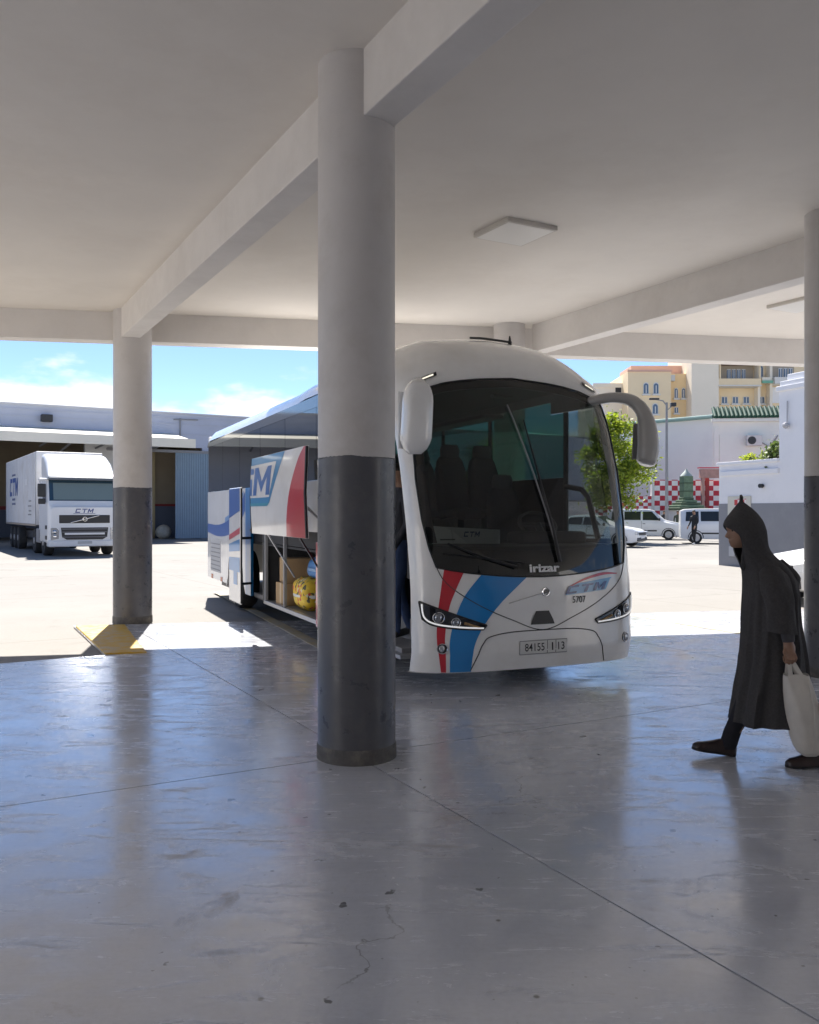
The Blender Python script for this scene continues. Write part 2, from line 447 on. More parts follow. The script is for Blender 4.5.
m_navy = M('bus_navy', (0.012, 0.045, 0.21), .3, coat=.6)
m_rubber = M('tyre_rubber', (0.022, 0.022, 0.023), .8, var=.2, scale=20, dirt=(.10,.09,.08), dscale=6, damt=.4)
m_rim = M('wheel_rim', (0.40, 0.40, 0.41), .4, metal=.6, var=.1, scale=12)
m_dark = M('dark_interior', (0.030, 0.030, 0.033), .8, var=.2, scale=8)
m_grey = M('grey_trim', (0.26, 0.26, 0.27), .6, var=.1, scale=6)
m_chrome = M('chrome', (0.75, 0.75, 0.76), .12, metal=1)
m_yellow = M('yellow_paint', (0.60, 0.36, 0.012), .6, var=.15, scale=6, dirt=(0.42,0.36,0.24), dscale=6, damt=.7, dlo=.44, dhi=.60, bump=.15)
m_lens = glass('lamp_lens', (.85, .88, .9))
g_ws = glass('windscreen_glass', (.30, .325, .32), 1.7)
g_side = glass('side_glass', (.09, .105, .115), 2.6)
g_clear = glass('window_glass', (.25, .29, .30))
g_green = glass('green_glass', (.30, .54, .47))
# ------------------------------------------------------------------ ground, floor, canopy
bm = MB(); bm.add([(-900,-60,-.03),(900,-60,-.03),(900,1500,-.03),(-900,1500,-.03)], [(0,1,2,3)])
yard = struct(bm.build('yard', m_yard))

# canopy floor: cast slabs with open joints, set out on the column grid
COL_NEAR = Vector((-.36, 5.79, 0)); BD = Vector((-.478, .878, 0)); RD = Vector((.878, .478, 0))
LA, LB = (-4.31, 9.30), (-3.41, 9.86)                      # kerb line left of the island nose
NT = (-4.66, 12.26)                                        # tip of the island nose
FR0, FR1 = (-4.66, 12.42), (20.0, 12.42 + 24.66*.185)      # front edge of the floor
floor = struct(MB().add([(-16,-3,-.022),(20,-3,-.022),(20,12,-.022),(-3.41,9.80,-.022),(-16,3.0,-.022)], [(0,1,2,3,4)]).build('floor', M('joint_filler', (.035,.033,.032), .9)))
S = 5.2; JG = .005
for i in range(-3, 5):
    for j in range(-3, 4):
        c = COL_NEAR + RD*(S*i) + BD*(S*j)
        q = [c + RD*JG + BD*JG, c + RD*(S-JG) + BD*JG, c + RD*(S-JG) + BD*(S-JG), c + RD*JG + BD*(S-JG)]
        cell = [(p.x, p.y) for p in q]
        cell = clip(cell, (-16, -2.9), (20, -2.9)); cell = clip(cell, (20, -3), (20, 30)) if cell else cell
        cell = clip(cell, (-16, 30), (-16, -3)) if cell else cell
        if len(cell) < 3: continue
        sl = (LB[1]-LA[1])/(LB[0]-LA[0])
        # the floor in front of the bays (below the kerb line) and the island strip behind it
        a = clip(clip(cell, (20, LB[1]), (-16, LB[1])), (LB[0]+.001, LB[1]), (LB[0]+.001-10, LB[1]-10*sl))
        # NT line: keep what lies to the right of the nose edge
        b = clip(clip(clip(cell, (-16, LB[1]+.006), (20, LB[1]+.006)), NT, (LB[0], LB[1])), FR1, FR0)
        for poly in (a, b):
            if len(poly) >= 3:
                MB().prism(poly, -.02, 0, 'Z').build('slab', m_floor, floor)
# front apron of the island in dark filler below the strip
MB().add([(LB[0],LB[1],-.021),(20,LB[1],-.021),(FR1[0],FR1[1],-.021),(FR0[0],FR0[1],-.021)], [(0,1,2,3)]).build('joint_bed', M('joint_filler', (0,0,0)), floor)

# painted kerb of the island nose and the bay lines
def strip(name, pts, w, z0, z1, mat, shift=0):
    mb = MB(); P = [Vector((p[0], p[1], 0)) for p in pts]
    L_, R_ = [], []
    for i, p in enumerate(P):
        d = (P[min(i+1,len(P)-1)] - P[max(i-1,0)]).normalized(); nrm = Vector((-d.y, d.x, 0))
        L_.append(p + nrm*(w/2+shift)); R_.append(p - nrm*(w/2-shift))
    rings = [[(a.x,a.y,z0),(b.x,b.y,z0),(b.x,b.y,z1),(a.x,a.y,z1)] for a, b in zip(L_, R_)]
    return mb.loft(rings).build(name, mat)
nose = [(-3.41, 9.87), (-4.66, 12.27), (-4.02, 12.42), (-3.40, 10.95), (-2.98, 9.98)]
o = MB().prism(nose, -.03, .018, 'Z').build('kerb', m_yellow, bevel=.008)
tag(o, 'yellow painted kerb nose pointing out below the far left column', 'kerb')
bay = []
for a, b in ((ground(288,629), ground(330,651)), (ground(628,614.5), ground(742,633.5))):
    d = (b-a).normalized(); bay.append((a - d*6, b + d*.0))
for (a, b), lb in zip(bay, ('faded yellow bay line beside the open luggage side of the coach', 'faded yellow bay line crossing the sunlit yard right of the coach')):
    o = strip('bay_line', [a, b], .16, .001, .005, M('faded_yellow', (0.52,0.42,0.20), .7, var=.2, scale=5, dirt=(0.42,0.40,0.37), dscale=5, damt=.95, dlo=.36, dhi=.6))
    tag(o, lb, 'road marking', 'yellow bay lines')
a, b = ground(718,611.5), ground(812,612.5)
o = strip('bay_line', [a, b], .13, -.028, -.02, m_yellow); tag(o, 'bright yellow line end on the ground behind the hooded walker', 'road marking', 'yellow bay lines')

# canopy
CZ, BZ = 4.52, 4.10
SK = .185                                                  # the front edge runs askew
def fy(x): return 12.70 + (x + 4.0)*SK
ceil = MB(); x0, x1 = -10.0, 18.0
ceil.prism([(x0,-2.6),(x1,-2.6),(x1,fy(x1)+.50),(x0,fy(x0)+.50)], CZ, CZ+.35, 'Z')
struct(ceil.build('ceiling', m_ceil))
def beam(name, p0, p1, w, z0=BZ):
    p0, p1 = Vector((p0[0], p0[1], 0)), Vector((p1[0], p1[1], 0)); d = (p1-p0).normalized(); n = Vector((-d.y, d.x, 0))*(w/2)
    q = [p0-n, p1-n, p1+n, p0+n]
    o = MB().prism([(p.x,p.y) for p in q], z0, CZ+.05, 'Z').build(name, m_beam, bevel=.008)
    return struct(o)
b0 = COL_NEAR + RD*.07
beam('beam', b0 - BD*9, b0 + BD*8.25, .25)
beam('beam', (4.40+BD.x*-11, 8.62+BD.y*-11), (1.93+.10, 13.70+.12), .25)
fo = Vector((1, SK, 0)).normalized()
# front edge beam in three bays
beam('edge_beam', (x0, fy(x0)+.36), (x1, fy(x1)+.36), .30, BZ+.004)
def column(x, y, r, label):
    e = empty('column', (x, y, 0)); tag(e, label, 'column', 'round canopy columns')
    MB().lathe([(r,1.95),(r,CZ+.02)], n=64).build('shaft', m_coltop, e, smooth=True)
    rr = random.Random(int(x*100))
    jit = [.006*math.sin(3*k*2*PI/96+rr.random()) + rr.uniform(-.003,.003) for k in range(96)]
    rg = [[((r+.003)*math.cos(2*PI*k/96), (r+.003)*math.sin(2*PI*k/96), h + (jit[k] if h > 1 else 0)) for k in range(96)] for h in (.08, .7, 1.3, 1.95)]
    MB().loft(rg).build('painted_band', m_coldark, e, smooth=True)
    MB().lathe([(r+.010,-.01),(r+.009,.06),(r+.008,.085),(r+.004,.095)], n=64).build('base_skirt', m_skirt, e, smooth=True)
    return e
column(COL_NEAR.x+.012, COL_NEAR.y, .253, 'big round column in the foreground, dark grey below and pale above')
column(-4.04, 12.84, .272, 'round column on the left standing behind the yellow kerb nose')
column(1.56, 13.76, .245, 'round column behind the coach roof, only its pale top showing')
column(4.14, 8.62, .25, 'round column at the right picture edge behind the hooded walker')
def panel(px, py, label, rz=R(-30), w=.6):
    t = (CZ-CAM_H)/((512-py)/FPX); p = at(px, py, t)
    e = empty('ceiling_light', (p.x, p.y, CZ), R(29)); tag(e, label, 'ceiling light', 'square ceiling lights')
    MB().box(-.31,.31,-.31,.31,-.045,0).build('frame', M('panel_frame', (.62,.58,.52), .6), e, bevel=.004)
    MB().box(-.285,.285,-.285,.285,-.049,-.046).build('diffuser', M('panel_diffuser', (.78,.76,.72), .35), e)
panel(515, 230, 'square unlit light panel on the ceiling above the coach')
panel(800, 303.5, 'square unlit light panel on the ceiling by the right column')

# the terminal hall behind the viewer
hall = struct(bx('hall_wall', M('hall_wall', (.82,.80,.77), .7, var=.05), None, -24, 34, -2.9, -2.7, 0, CZ+.4))

# ------------------------------------------------------------------ the coach
BW, BL = 2.45, 10.35; HW = BW/2
bus = empty('coach', (.1285, 7.507, 0), R(23)); bus.scale = (.965, 1, 1)
tag(bus, 'white long distance coach with red and blue stripes parked nose in under the canopy', 'bus')
PZ = [.15,.35,.9,1.05,1.5,2.0,2.5,2.85,3.4]; PV = [.06,0,.02,.04,.11,.22,.38,.55,1.2]
def vf(u):
    t = min(1, abs((u-HW)/HW)); return .45*(1-(1-t**3)**(1/3))
def FP(u, z): return Vector((u, vf(u)+interp(z, PZ, PV), z))
def FO(u, z, off=.003):
    """point on the curved front, `off` metres proud of it"""
    u = min(max(u, .004), BW-.004); e = .004
    a = FP(min(u+e, BW), z) - FP(max(u-e, 0), z); b = FP(u, z+e) - FP(u, z-e)
    n = a.cross(b).normalized()
    if n.y > 0: n = -n
    return FP(u, z) + n*off
UL_Z, UL_U = [1.11,1.28,1.53,1.9,2.35,2.68,2.75], [.195,.145,.105,.085,.095,.135,.165]
def uL(z): return interp(z, UL_Z, UL_U)
def zb(u):
    a = min(u, BW-u); return interp(a, [0,.195,.36,.5,.75,1.0,1.225], [1.11,1.11,1.078,1.058,1.033,1.017,1.012])
def zt(u):
    a = min(u, BW-u); return interp(a, [0,.14,.25,.45,.65,.865,1.225], [2.70,2.70,2.735,2.80,2.835,2.86,2.89])
def us(a): return HW + HW*math.sin((a-.5)*PI)
# lower fascia and the two windscreen pillars
mb = MB()
ud = lambda a: max(us(a), .012)
mb.grid(lambda a, b: FP(ud(a), .185 + (zb(us(a))-.185)*b), 72, 26)
mb.grid(lambda a, b: FP(ud(a), .185) + Vector((0, .10*b + .0, -.02*math.sin(b*PI/2))), 72, 3)
fascia = mb.build('front_fascia', m_buswhite, bus, smooth=60)
for s in (0, 1):
    f = (lambda a, b: FP(max(.012*(1-b), uL(1.11+1.62*b)*(1-math.cos(a*PI/2))), 1.11+1.62*b)) if s == 0 else (lambda a, b: FP(BW-uL(1.11+1.62*b)*(1-math.cos(a*PI/2)), 1.11+1.62*b))
    MB().grid(f, 10, 26).build('windscreen_pillar', m_buswhite, bus, smooth=60)
def ws(a, b, off=0.0):
    # glass sheet between the pillars
    zlo, zhi = 1.012, 2.89
    um = lambda z: uL(z)
    z0 = 1.11; u0 = .195
    # walk: first guess of u from a, then z limits, then u limits for that z
    u = u0 + (BW-2*u0)*a
    z = zb(u) + (zt(u)-zb(u))*b
    l = uL(min(max(z,1.11),2.75)); u = l + (BW-2*l)*a
    z = zb(u) + (zt(u)-zb(u))*b
    return FO(u, z, off) if off else FP(u, z)
MB().grid(lambda a, b: ws(a, b), 60, 40).build('windscreen', g_ws, bus, smooth=60)
# black ceramic border inside the glass
def border(a0, a1, b0, b1, nu, nv, mb):
    mb.grid(lambda a, b: ws(a0+(a1-a0)*a, b0+(b1-b0)*b, -.012), nu, nv)
mb = MB(); border(0,1,0,.125,60,6,mb); border(0,1,.955,1,60,3,mb); border(0,.035,.135,.955,3,30,mb); border(.965,1,.135,.955,3,30,mb)
mb.build('glass_border', m_blackgloss, bus, smooth=60)
mb = MB(); mb.grid(lambda a, b: ws(.035+.93*a, .72+.235*b, -.02), 50, 10)
mb.build('sun_visor', glass('visor_tint', (.40,.43,.42)), bus, smooth=60)
# seal round the windscreen
mb = MB()
edge = [ws(a/40, 0, .004) for a in range(41)] + [ws(1, b/30, .004) for b in range(1,31)] + [ws(1-a/40, 1, .004) for a in range(1,41)] + [ws(0, 1-b/30, .004) for b in range(1,30)]
mb.tube(edge + edge[:1], .007, 6); mb.build('windscreen_seal', m_black, bus, smooth=True)

# roof: domed cap over the windscreen, then the long roof
RU = [0,.03,.10,.25,.6,1.225]; RZ = [2.99,3.07,3.15,3.22,3.295,3.325]
def zr(u): return interp(min(u, BW-u), RU, RZ)
def dome(a, q):
    u = us(a); t = (u-HW)/HW; c0 = FP(u, zt(u)); th = q*PI/2
    bump = .135*max(0, 1-abs(t/.80)**3.5)*math.sin(min(1, q*1.3)*PI/2)*(1-.15*q)
    v = c0.y + (1.95-c0.y)*(1-math.cos(th))
    z = c0.z + (zr(u)-c0.z)*math.sin(th) + bump
    return Vector((u, v, z))
MB().grid(dome, 80, 30).build('roof_dome', m_buswhite, bus, smooth=60)
mb = MB(); sec = [0,.012,.03,.06,.10,.17,.25,.4,.6,.9,1.225]; sec = sec + [BW-u for u in reversed(sec[:-1])]
rings = []
for v, k, dz in ((1.95,1,0),(3.6,1,0),(4.2,0,-.035),(BL-.35,0,-.035),(BL-.12,0,-.06),(BL-.02,0,-.14)):
    rings.append([(u, v, zr(u)+dz+(.115*max(0,1-abs((u-HW)/HW/.80)**3.5) if k else 0)) for u in sec])
mb.loft(rings, closed=False); mb.build('roof', m_buswhite, bus, smooth=50)
# cantrails
edge_l = [(dome(0, q/10).y, dome(0, q/10).z) for q in range(11)]
poly = edge_l + [(BL-.02, 2.86), (BL-.02, 2.84), (1.72, 2.84), (1.72, 2.72), (edge_l[0][0]+.05, 2.70)]
poly = edge_l[:-1] + [(1.95, 2.99), (4.2, 2.97), (BL-.1, 2.93), (BL-.02, 2.86), (BL-.02, 2.84), (1.72, 2.84), (1.72, 2.71)]
MB().prism(poly, 0.0, .03, 'X').build('cantrail', m_blackgloss, bus)
MB().prism(poly, BW-.03, BW, 'X').build('cantrail', m_buswhite, bus)
# clearance lamps, aerial strip
for u in (.30, BW-.30):
    e = MB(); e.grid(lambda a, b: dome((math.asin((u-HW)/HW)/PI+.5)+(a-.5)*.07, .10+.045*b) + Vector((0,-.012,.004)), 6, 2)
    o = e.build('clearance_lamp_recess', m_black, bus, smooth=True)
    e = MB(); e.grid(lambda a, b: dome((math.asin((u-HW)/HW)/PI+.5)+(a-.5)*.045, .112+.02*b) + Vector((0,-.02,.006)), 6, 2)
    e.build('clearance_lamp', M('clear_lens', (.85,.83,.74), .15, emit=(1,.93,.75), estr=.25), o, smooth=True)
mb = MB(); mb.tube([dome(.46+.13*i/8, .62) + Vector((0,0,.022)) for i in range(9)], .012, 6); mb.build('roof_rail', m_black, bus, smooth=True)
mb = MB(); p = dome(.585, .62); mb.tube([p, p+Vector((.01,.02,.09))], [.022,.007], 8); mb.build('aerial', m_black, bus, smooth=True)

# stripes and creases of the front
def ribbon(name, L, Rr, mat, off=.003, nn=24, par=None, nu=8):
    zl = lambda pts, t: (interp(t, [i/(len(pts)-1) for i in range(len(pts))], [p[0] for p in pts]), interp(t, [i/(len(pts)-1) for i in range(len(pts))], [p[1] for p in pts]))
    def fn(a, b):
        p, q = zl(L, b), zl(Rr, b); return FO(p[0]+(q[0]-p[0])*a, p[1]+(q[1]-p[1])*a, off)
    return MB().grid(fn, nu, nn).build(name, mat, par or bus, smooth=True)
def spl(pts, n=20):
    """Catmull-Rom through the points"""
    P = [Vector((*p, 0)) for p in pts]; out = []
    for i in range(len(P)-1):
        a, b, c, d = P[max(i-1,0)], P[i], P[i+1], P[min(i+2,len(P)-1)]
        for k in range(n):
            t = k/n; q = .5*((2*b)+(c-a)*t+(2*a-5*b+4*c-d)*t*t+(3*b-a-3*c+d)*t**3); out.append((q.x, q.y))
    out.append(pts[-1]); return out
ribbon('red_stripe', spl([(.26,1.105),(.222,.92),(.187,.66),(.185,.42),(.232,.19)]), spl([(.43,1.065),(.350,.915),(.285,.745),(.247,.47),(.275,.19)]), m_red)
ribbon('blue_stripe', spl([(.60,1.047),(.435,.87),(.335,.655),(.287,.44),(.308,.19)]), spl([(1.06,1.012),(.79,.80),(.60,.585),(.505,.39),(.502,.19)]), m_blue)
def line(name, pts, mat=m_black, r=.004, off=.002):
    return MB().tube([FO(u, z, off) for u, z in spl(pts, 8)], r, 5).build(name, mat, bus, smooth=True)
bon = [(.18,1.16),(.275,.97),(.55,.785),(.885,.64),(1.225,.535)]
line('bonnet_gap', bon + [(BW-u, z) for u, z in reversed(bon[:-1])], M('seam_shadow', (.05,.05,.052), .7), .0045)
tr = [(.495,.20),(.56,.37),(.60,.44),(.665,.495),(.88,.528),(1.225,.533)]
line('bumper_gap', tr + [(BW-u, z) for u, z in reversed(tr[:-1])], M('seam_shadow', (.05,.05,.052)), .005)
# headlamps
for s in (0, 1):
    k = (lambda u: u) if s == 0 else (lambda u: BW-u)
    up = spl([(.055,.812),(.20,.752),(.42,.672),(.635,.600)]); lo = spl([(.075,.66),(.16,.607),(.38,.575),(.60,.563)])
    hl = ribbon('headlamp', [(k(u), z) for u, z in up], [(k(u), z) for u, z in lo], m_blackgloss, .004)
    ring = [(k(u), z) for u, z in up] + [(k(u), z) for u, z in reversed(lo)]
    MB().tube([FO(u, z, .005) for u, z in ring + ring[:1]], .008, 6).build('bezel', m_black, hl, smooth=True)
    MB().tube([FO(k(u), z, .012) for u, z in spl([(.075,.79),(.092,.675),(.175,.620),(.38,.590),(.60,.576)], 8)], .0075, 6).build('daytime_light', M('drl', (.8,.82,.85), .2, emit=(1,1,1), estr=.12), hl, smooth=True)
    for u, z, r in ((.20,.675,.042), (.345,.632,.036)):
        p = FO(k(u), z, .004)
        MB().ball((p.x, p.y, p.z), (r, .022, r), 14).build('projector', M('lamp_glass', (.32,.34,.37), .06, metal=.7), hl, smooth=True)
        MB().tube([FO(k(u+r*math.cos(t*PI/8)*1.1), z+r*math.sin(t*PI/8)*1.1, .012) for t in range(17)], .005, 6).build('projector_ring', m_chrome, hl, smooth=True)
    MB().tube([FO(k(.42), .625, .010), FO(k(.57), .583, .010)], [.012,.006], 6).build('indicator', M('amber_dim', (.35,.22,.10), .2), hl, smooth=True)
    # fog lamp
    p = FO(k(.225), .405, .0)
    fl = MB().tube([FO(k(.225), .405, -.03), FO(k(.225), .405, .010)], [.05,.046], 20).build('fog_lamp', m_black, bus, smooth=True)
    MB().ball(tuple(FO(k(.225), .405, .006)), (.034,.012,.034), 14).build('lens', M('fog_lens', (.5,.52,.55), .08, metal=.4), fl, smooth=True)
    MB().tube([FO(k(.225+.043*math.cos(t*PI/10)), .405+.043*math.sin(t*PI/10), .012) for t in range(21)], .004, 6).build('rim', m_chrome, fl, smooth=True)
# camera housing under the bonnet point, maker's badge and its diagonal bar
pp = [(1.085,.585),(1.10,.625),(1.145,.705)]; qq = [(1.345,.585),(1.33,.625),(1.285,.705)]
ribbon('camera_housing', pp, qq, m_black, .006)
MB().tube([FO(.86+ (1.215-.86)*i/10, .785+(.865-.785)*i/10, .006) for i in range(11)], .005, 6).build('badge_bar', m_chrome, bus, smooth=True)
MB().tube([FO(1.255+.036*math.cos(t*PI/10), .875+.036*math.sin(t*PI/10), .006) for t in range(21)], .007, 6).build('badge_ring', m_chrome, bus, smooth=True)
MB().tube([FO(1.235, .87, .005), FO(1.275, .88, .005)], .016, 6).build('badge_ring', M('badge_grey', (.3,.3,.31), .3, metal=.8), bus, smooth=True)
# number plate
pl = ribbon('number_plate', [(.965,.325),(.965,.442)], [(1.475,.325),(1.475,.442)], M('plate_white', (.70,.70,.68), .4), .010, nn=4)
MB().tube([FO(u, z, .011) for u, z in ((.965,.325),(1.475,.325),(1.475,.442),(.965,.442),(.965,.325))], .004, 5).build('plate_frame', m_grey, pl)
m_ink = M('ink', (.025,.025,.028), .5)
def ftext(name, body, u0, u1, z0, z1, mat, par=None, off=.005, slope=0, **k):
    return text_obj(name, body, lambda a, b: FO(u0+(u1-u0)*a, z0+(z1-z0)*b+slope*a, off), mat, par or bus, **k)
ftext('plate_number', '84155', 1.015, 1.225, .350, .418, m_ink, pl, .013, bold=.006)
ftext('plate_letter', 'I', 1.305, 1.320, .350, .418, m_ink, pl, .013, bold=.01)
ftext('plate_region', '13', 1.375, 1.445, .350, .418, m_ink, pl, .013, bold=.006)
for u in (1.255, 1.348): ribbon('plate_divider', [(u,.33),(u,.437)], [(u+.006,.33),(u+.006,.437)], m_ink, .013, 2, pl, 1)
# lettering
m_lettw = M('white_vinyl', (.82,.82,.82), .4)
text_obj('maker_lettering', 'irizar', lambda a, b: FO(1.09+.33*a, 1.052+.072*b, .014), m_lettw, bus, bold=.035)
ftext('fleet_number', '5707', 1.552, 1.705, .762, .824, m_ink, off=.005, bold=.01)
ribbon('logo_field', [(1.475,.835),(1.515,.905),(1.56,.935)], [(1.955,.872),(2.02,.965),(2.05,.985)], M('logo_sky_blue', (.20,.45,.74), .3, coat=.5), .0045, 12)
ribbon('logo_swoosh', spl([(1.50,.900),(1.70,.965),(1.93,1.006),(2.12,1.012)]), spl([(1.52,.915),(1.70,.985),(1.93,1.032),(2.13,1.018)]), m_red, .007, 30)
ctm_letters('logo_letter', lambda a, b: FO(1.488+.465*a, .845+.034*a+.070*b, .009), m_navy, bus, shear=.3, w=.27)

# mirrors
mb = MB(); path = spl([(0,0),(1,1)], 2)
P = [Vector(p) for p in ((.16,.62,2.70),(.10,.36,2.77),(.05,.18,2.76),(.035,.13,2.66),(.04,.12,2.5),(.045,.12,2.3),(.05,.13,2.16),(.055,.14,2.10))]
def mirror(P, rx, ry, name):
    rings = []
    for p, a, b in zip(P, rx, ry):
        rings.append([(p.x + a*math.copysign(abs(math.cos(t))**.6, math.cos(t)), p.y + b*math.copysign(abs(math.sin(t))**.6, math.sin(t)), p.z) for t in [2*PI*k/20 for k in range(20)]])
    return rings
# near-side mirror: tall white shell hung from the roof corner
Lr = mirror([Vector((-.035+.03*math.sin(i/14*PI*.5), .13, 2.10+.64*i/14)) for i in range(15)],
            [.055]+[.105,.125]+[.137]*8+[.132,.12,.10,.06], [.04,.07,.09]+[.10]*8+[.10,.09,.08,.04], 'm')
mir = MB().loft(Lr).build('mirror', m_buswhite, bus, smooth=70)
MB().tube([Vector((.0,.16,2.66)), Vector((.08,.32,2.72)), Vector((.22,.62,2.76))], [.075,.08,.08], 12).build('mirror_arm', m_buswhite, mir, smooth=True)
MB().grid(lambda a, b: Vector((-.05+.2*(a-.5), .236, 2.15+.5*b)), 1, 1).build('mirror_glass', m_chrome, mir)
# far-side mirror: arm reaching out, then the shell drooping
pts3 = [(2.10,.66,2.69),(2.22,.50,2.73),(2.34,.38,2.735),(2.45,.29,2.70),(2.53,.23,2.61),(2.565,.20,2.49),(2.575,.19,2.36),(2.575,.18,2.24),(2.56,.18,2.14),(2.54,.18,2.06)]
xs = spl([(p[0],p[1]) for p in pts3], 5); zs = spl([(p[0],p[2]) for p in pts3], 5)
path = [Vector((a[0], a[1], b[1])) for a, b in zip(xs, zs)]
rad = [interp(i/(len(path)-1), [0,.25,.5,.62,.8,.95,1], [.058,.068,.095,.122,.135,.122,.075]) for i in range(len(path))]
mir2 = MB().tube(path, rad, 18, flat=.80, up=(0,1,0)).build('mirror', M('mirror_backlit_grey', (.40,.39,.375), .35, coat=.4), bus, smooth=70)  # backlit shade put into the colour, hence greyer than the white near-side shell
MB().grid(lambda a, b: Vector((2.46+.2*a+.02*b, .18+.115, 2.12+.36*b)), 1, 1).build('mirror_glass', m_chrome, mir2)

# wiper
mb = MB(); mb.tube([FO(1.42, 1.14, .03), FO(1.36, 1.45, .05), FO(1.20, 2.45, .045)], [.018,.014,.008], 8)
wip = mb.build('wiper', m_black, bus, smooth=True)
mb = MB(); mb.tube([FO(1.40-.33*i/10, 1.28+1.32*i/10, .022) for i in range(11)], .008, 6); mb.build('blade', m_grey, wip, smooth=True)
mb = MB(); mb.tube([FO(.95, 1.10, .03), FO(.60, 1.20, .03), FO(.30, 1.32, .025)], [.016,.012,.008], 8); w2 = mb.build('wiper', m_black, bus, smooth=True)
mb = MB(); mb.tube([FO(1.05-.80*i/10, 1.135+.10*i/10, .02) for i in range(11)], .008, 6); mb.build('blade', m_black, w2, smooth=True)
mb = MB(); mb.box(1.02,1.26,.60,.66,2.70,2.735); mb.build('sensor_bar', M('sensor_grey', (.55,.55,.55), .5), bus, bevel=.01)

# ---- left side (the open side)
def side(name, mat, v0, v1, z0, z1, u0=0.0, u1=.045, par=None, bevel=.006):
    return bx(name, mat, par or bus, u0, u1, v0, v1, z0, z1, bevel)
def wheel(v, right=False, par=bus, R0=.50, w=.30, u=None):
    sgn = 1 if right else -1
    e = MB(); f = BW if right else 0
    a = f + (-.02 if right else .02)
    prof = [(R0-.17, 0), (R0-.06, .0), (R0-.015, sgn*-.02), (R0, sgn*-.06), (R0, sgn*-(w-.06)), (R0-.05, sgn*-w), (R0-.18, sgn*-w)]
    wh = e.lathe(prof, 'X', (a, v, R0), 36).build('wheel', m_rubber, par, smooth=True)
    MB().lathe([(.02, sgn*-.03),(.09, sgn*-.025),(.10, sgn*-.05),(.20, sgn*-.10),(.30, sgn*-.03),(R0-.165, sgn*.004),(R0-.165, sgn*-.04)], 'X', (a, v, R0), 36).build('rim', m_rim, wh, smooth=True)
    for k in range(10):
        t = 2*PI*k/10; MB().ball((a-sgn*.045, v+.155*math.cos(t), R0+.155*math.sin(t)), .017, 6).build('wheel_nut', m_rim, wh, smooth=True)
    return wh
for v in (2.15, 7.75):
    wheel(v); wheel(v, True)
def arch_panel(v0, v1, z0, z1, vc, r, u0, u1, mat, name='side_panel'):
    pts = [(v0,z0)] + [(vc + r*math.cos(t), max(z0, .5 + r*math.sin(t))) for t in [PI - PI*k/24 for k in range(25)] if .5+r*math.sin(t) > z0] + [(v1,z0),(v1,z1),(v0,z1)]
    lo = [p for p in pts]
    return MB().prism(lo, u0, u1, 'X').build(name, mat, bus)
m_shadow = m_dark
arch_panel(1.50, 2.84, .30, 1.98, 2.15, .60, 0, .045, m_buswhite)
side('side_panel', m_buswhite, 2.84, 5.72, 1.36, 1.98)
side('sill', M('alu', (.42,.42,.43), .4, metal=.6), 2.84, 5.72, .27, .325, -.01, .06)
side('compartment_post', m_grey, 5.66, 5.73, .325, 1.36)
side('compartment_post', m_grey, 4.62, 4.67, .325, 1.36)
side('door_post', m_black, 5.73, 5.80, .27, 1.98)
side('side_panel', m_blue, 6.60, 6.98, .30, 1.98)
arch_panel(6.98, 8.50, .30, 1.98, 7.75, .60, 0, .045, m_buswhite)
side('side_panel', m_buswhite, 8.50, BL-.06, .36, 1.98)
# rear swoosh and locker grille
def sribbon(name, A, B, mat, u=-.003, par=bus):
    A, B = spl(A, 8), spl(B, 8)
    return MB().grid(lambda a, b: Vector((u, A[int(round(b*(len(A)-1)))][0]*(1-a)+B[int(round(b*(len(B)-1)))][0]*a, A[int(round(b*(len(A)-1)))][1]*(1-a)+B[int(round(b*(len(B)-1)))][1]*a)), 1, len(A)-1).build(name, mat, par, smooth=True)
sribbon('blue_swoosh', [(BL-.07,1.38),(9.2,1.37),(8.2,1.48),(7.4,1.72),(6.99,1.92)], [(BL-.07,1.22),(9.2,1.16),(8.2,1.22),(7.4,1.42),(6.99,1.62)], M('swoosh_blue', (.012,.10,.42), .3, coat=.6))
sribbon('pale_swoosh', [(8.6,1.50),(8.0,1.60),(7.4,1.80),(7.1,1.94)], [(8.6,1.42),(8.0,1.52),(7.4,1.72),(7.1,1.88)], M('swoosh_pale', (.16,.33,.62), .3, coat=.6))
gr = side('engine_grille', M('grille_grey', (.50,.50,.51), .5), 9.0, 9.95, .50, 1.10, -.006, .01)
for k in range(7): bx('slat', m_grey, gr, -.012, -.004, 9.04, 9.91, .54+.078*k, .555+.078*k)
for v in (8.85, 9.75): MB().box(-.008,.01,v,v+.14,.50-.14,.58-.14).build('side_marker', M('amber_lens', (.5,.12,.03), .2), bus)
# window band
nwin = 6; v0, v1 = 1.75, BL-.10
for k in range(nwin):
    a = v0+(v1-v0)*k/nwin+.006; b = v0+(v1-v0)*(k+1)/nwin-.006
    side('side_window', g_side, a, b, 1.985, 2.838, .004, .012, bevel=0)
    side('side_window', g_green, a, b, 1.985, 2.838, BW-.012, BW-.004, bevel=0)
    side('window_post', m_black, b-.03, b+.04, 1.985, 2.838, .016, .05)
    side('window_post', m_black, b-.03, b+.04, 1.985, 2.838, BW-.05, BW-.016)
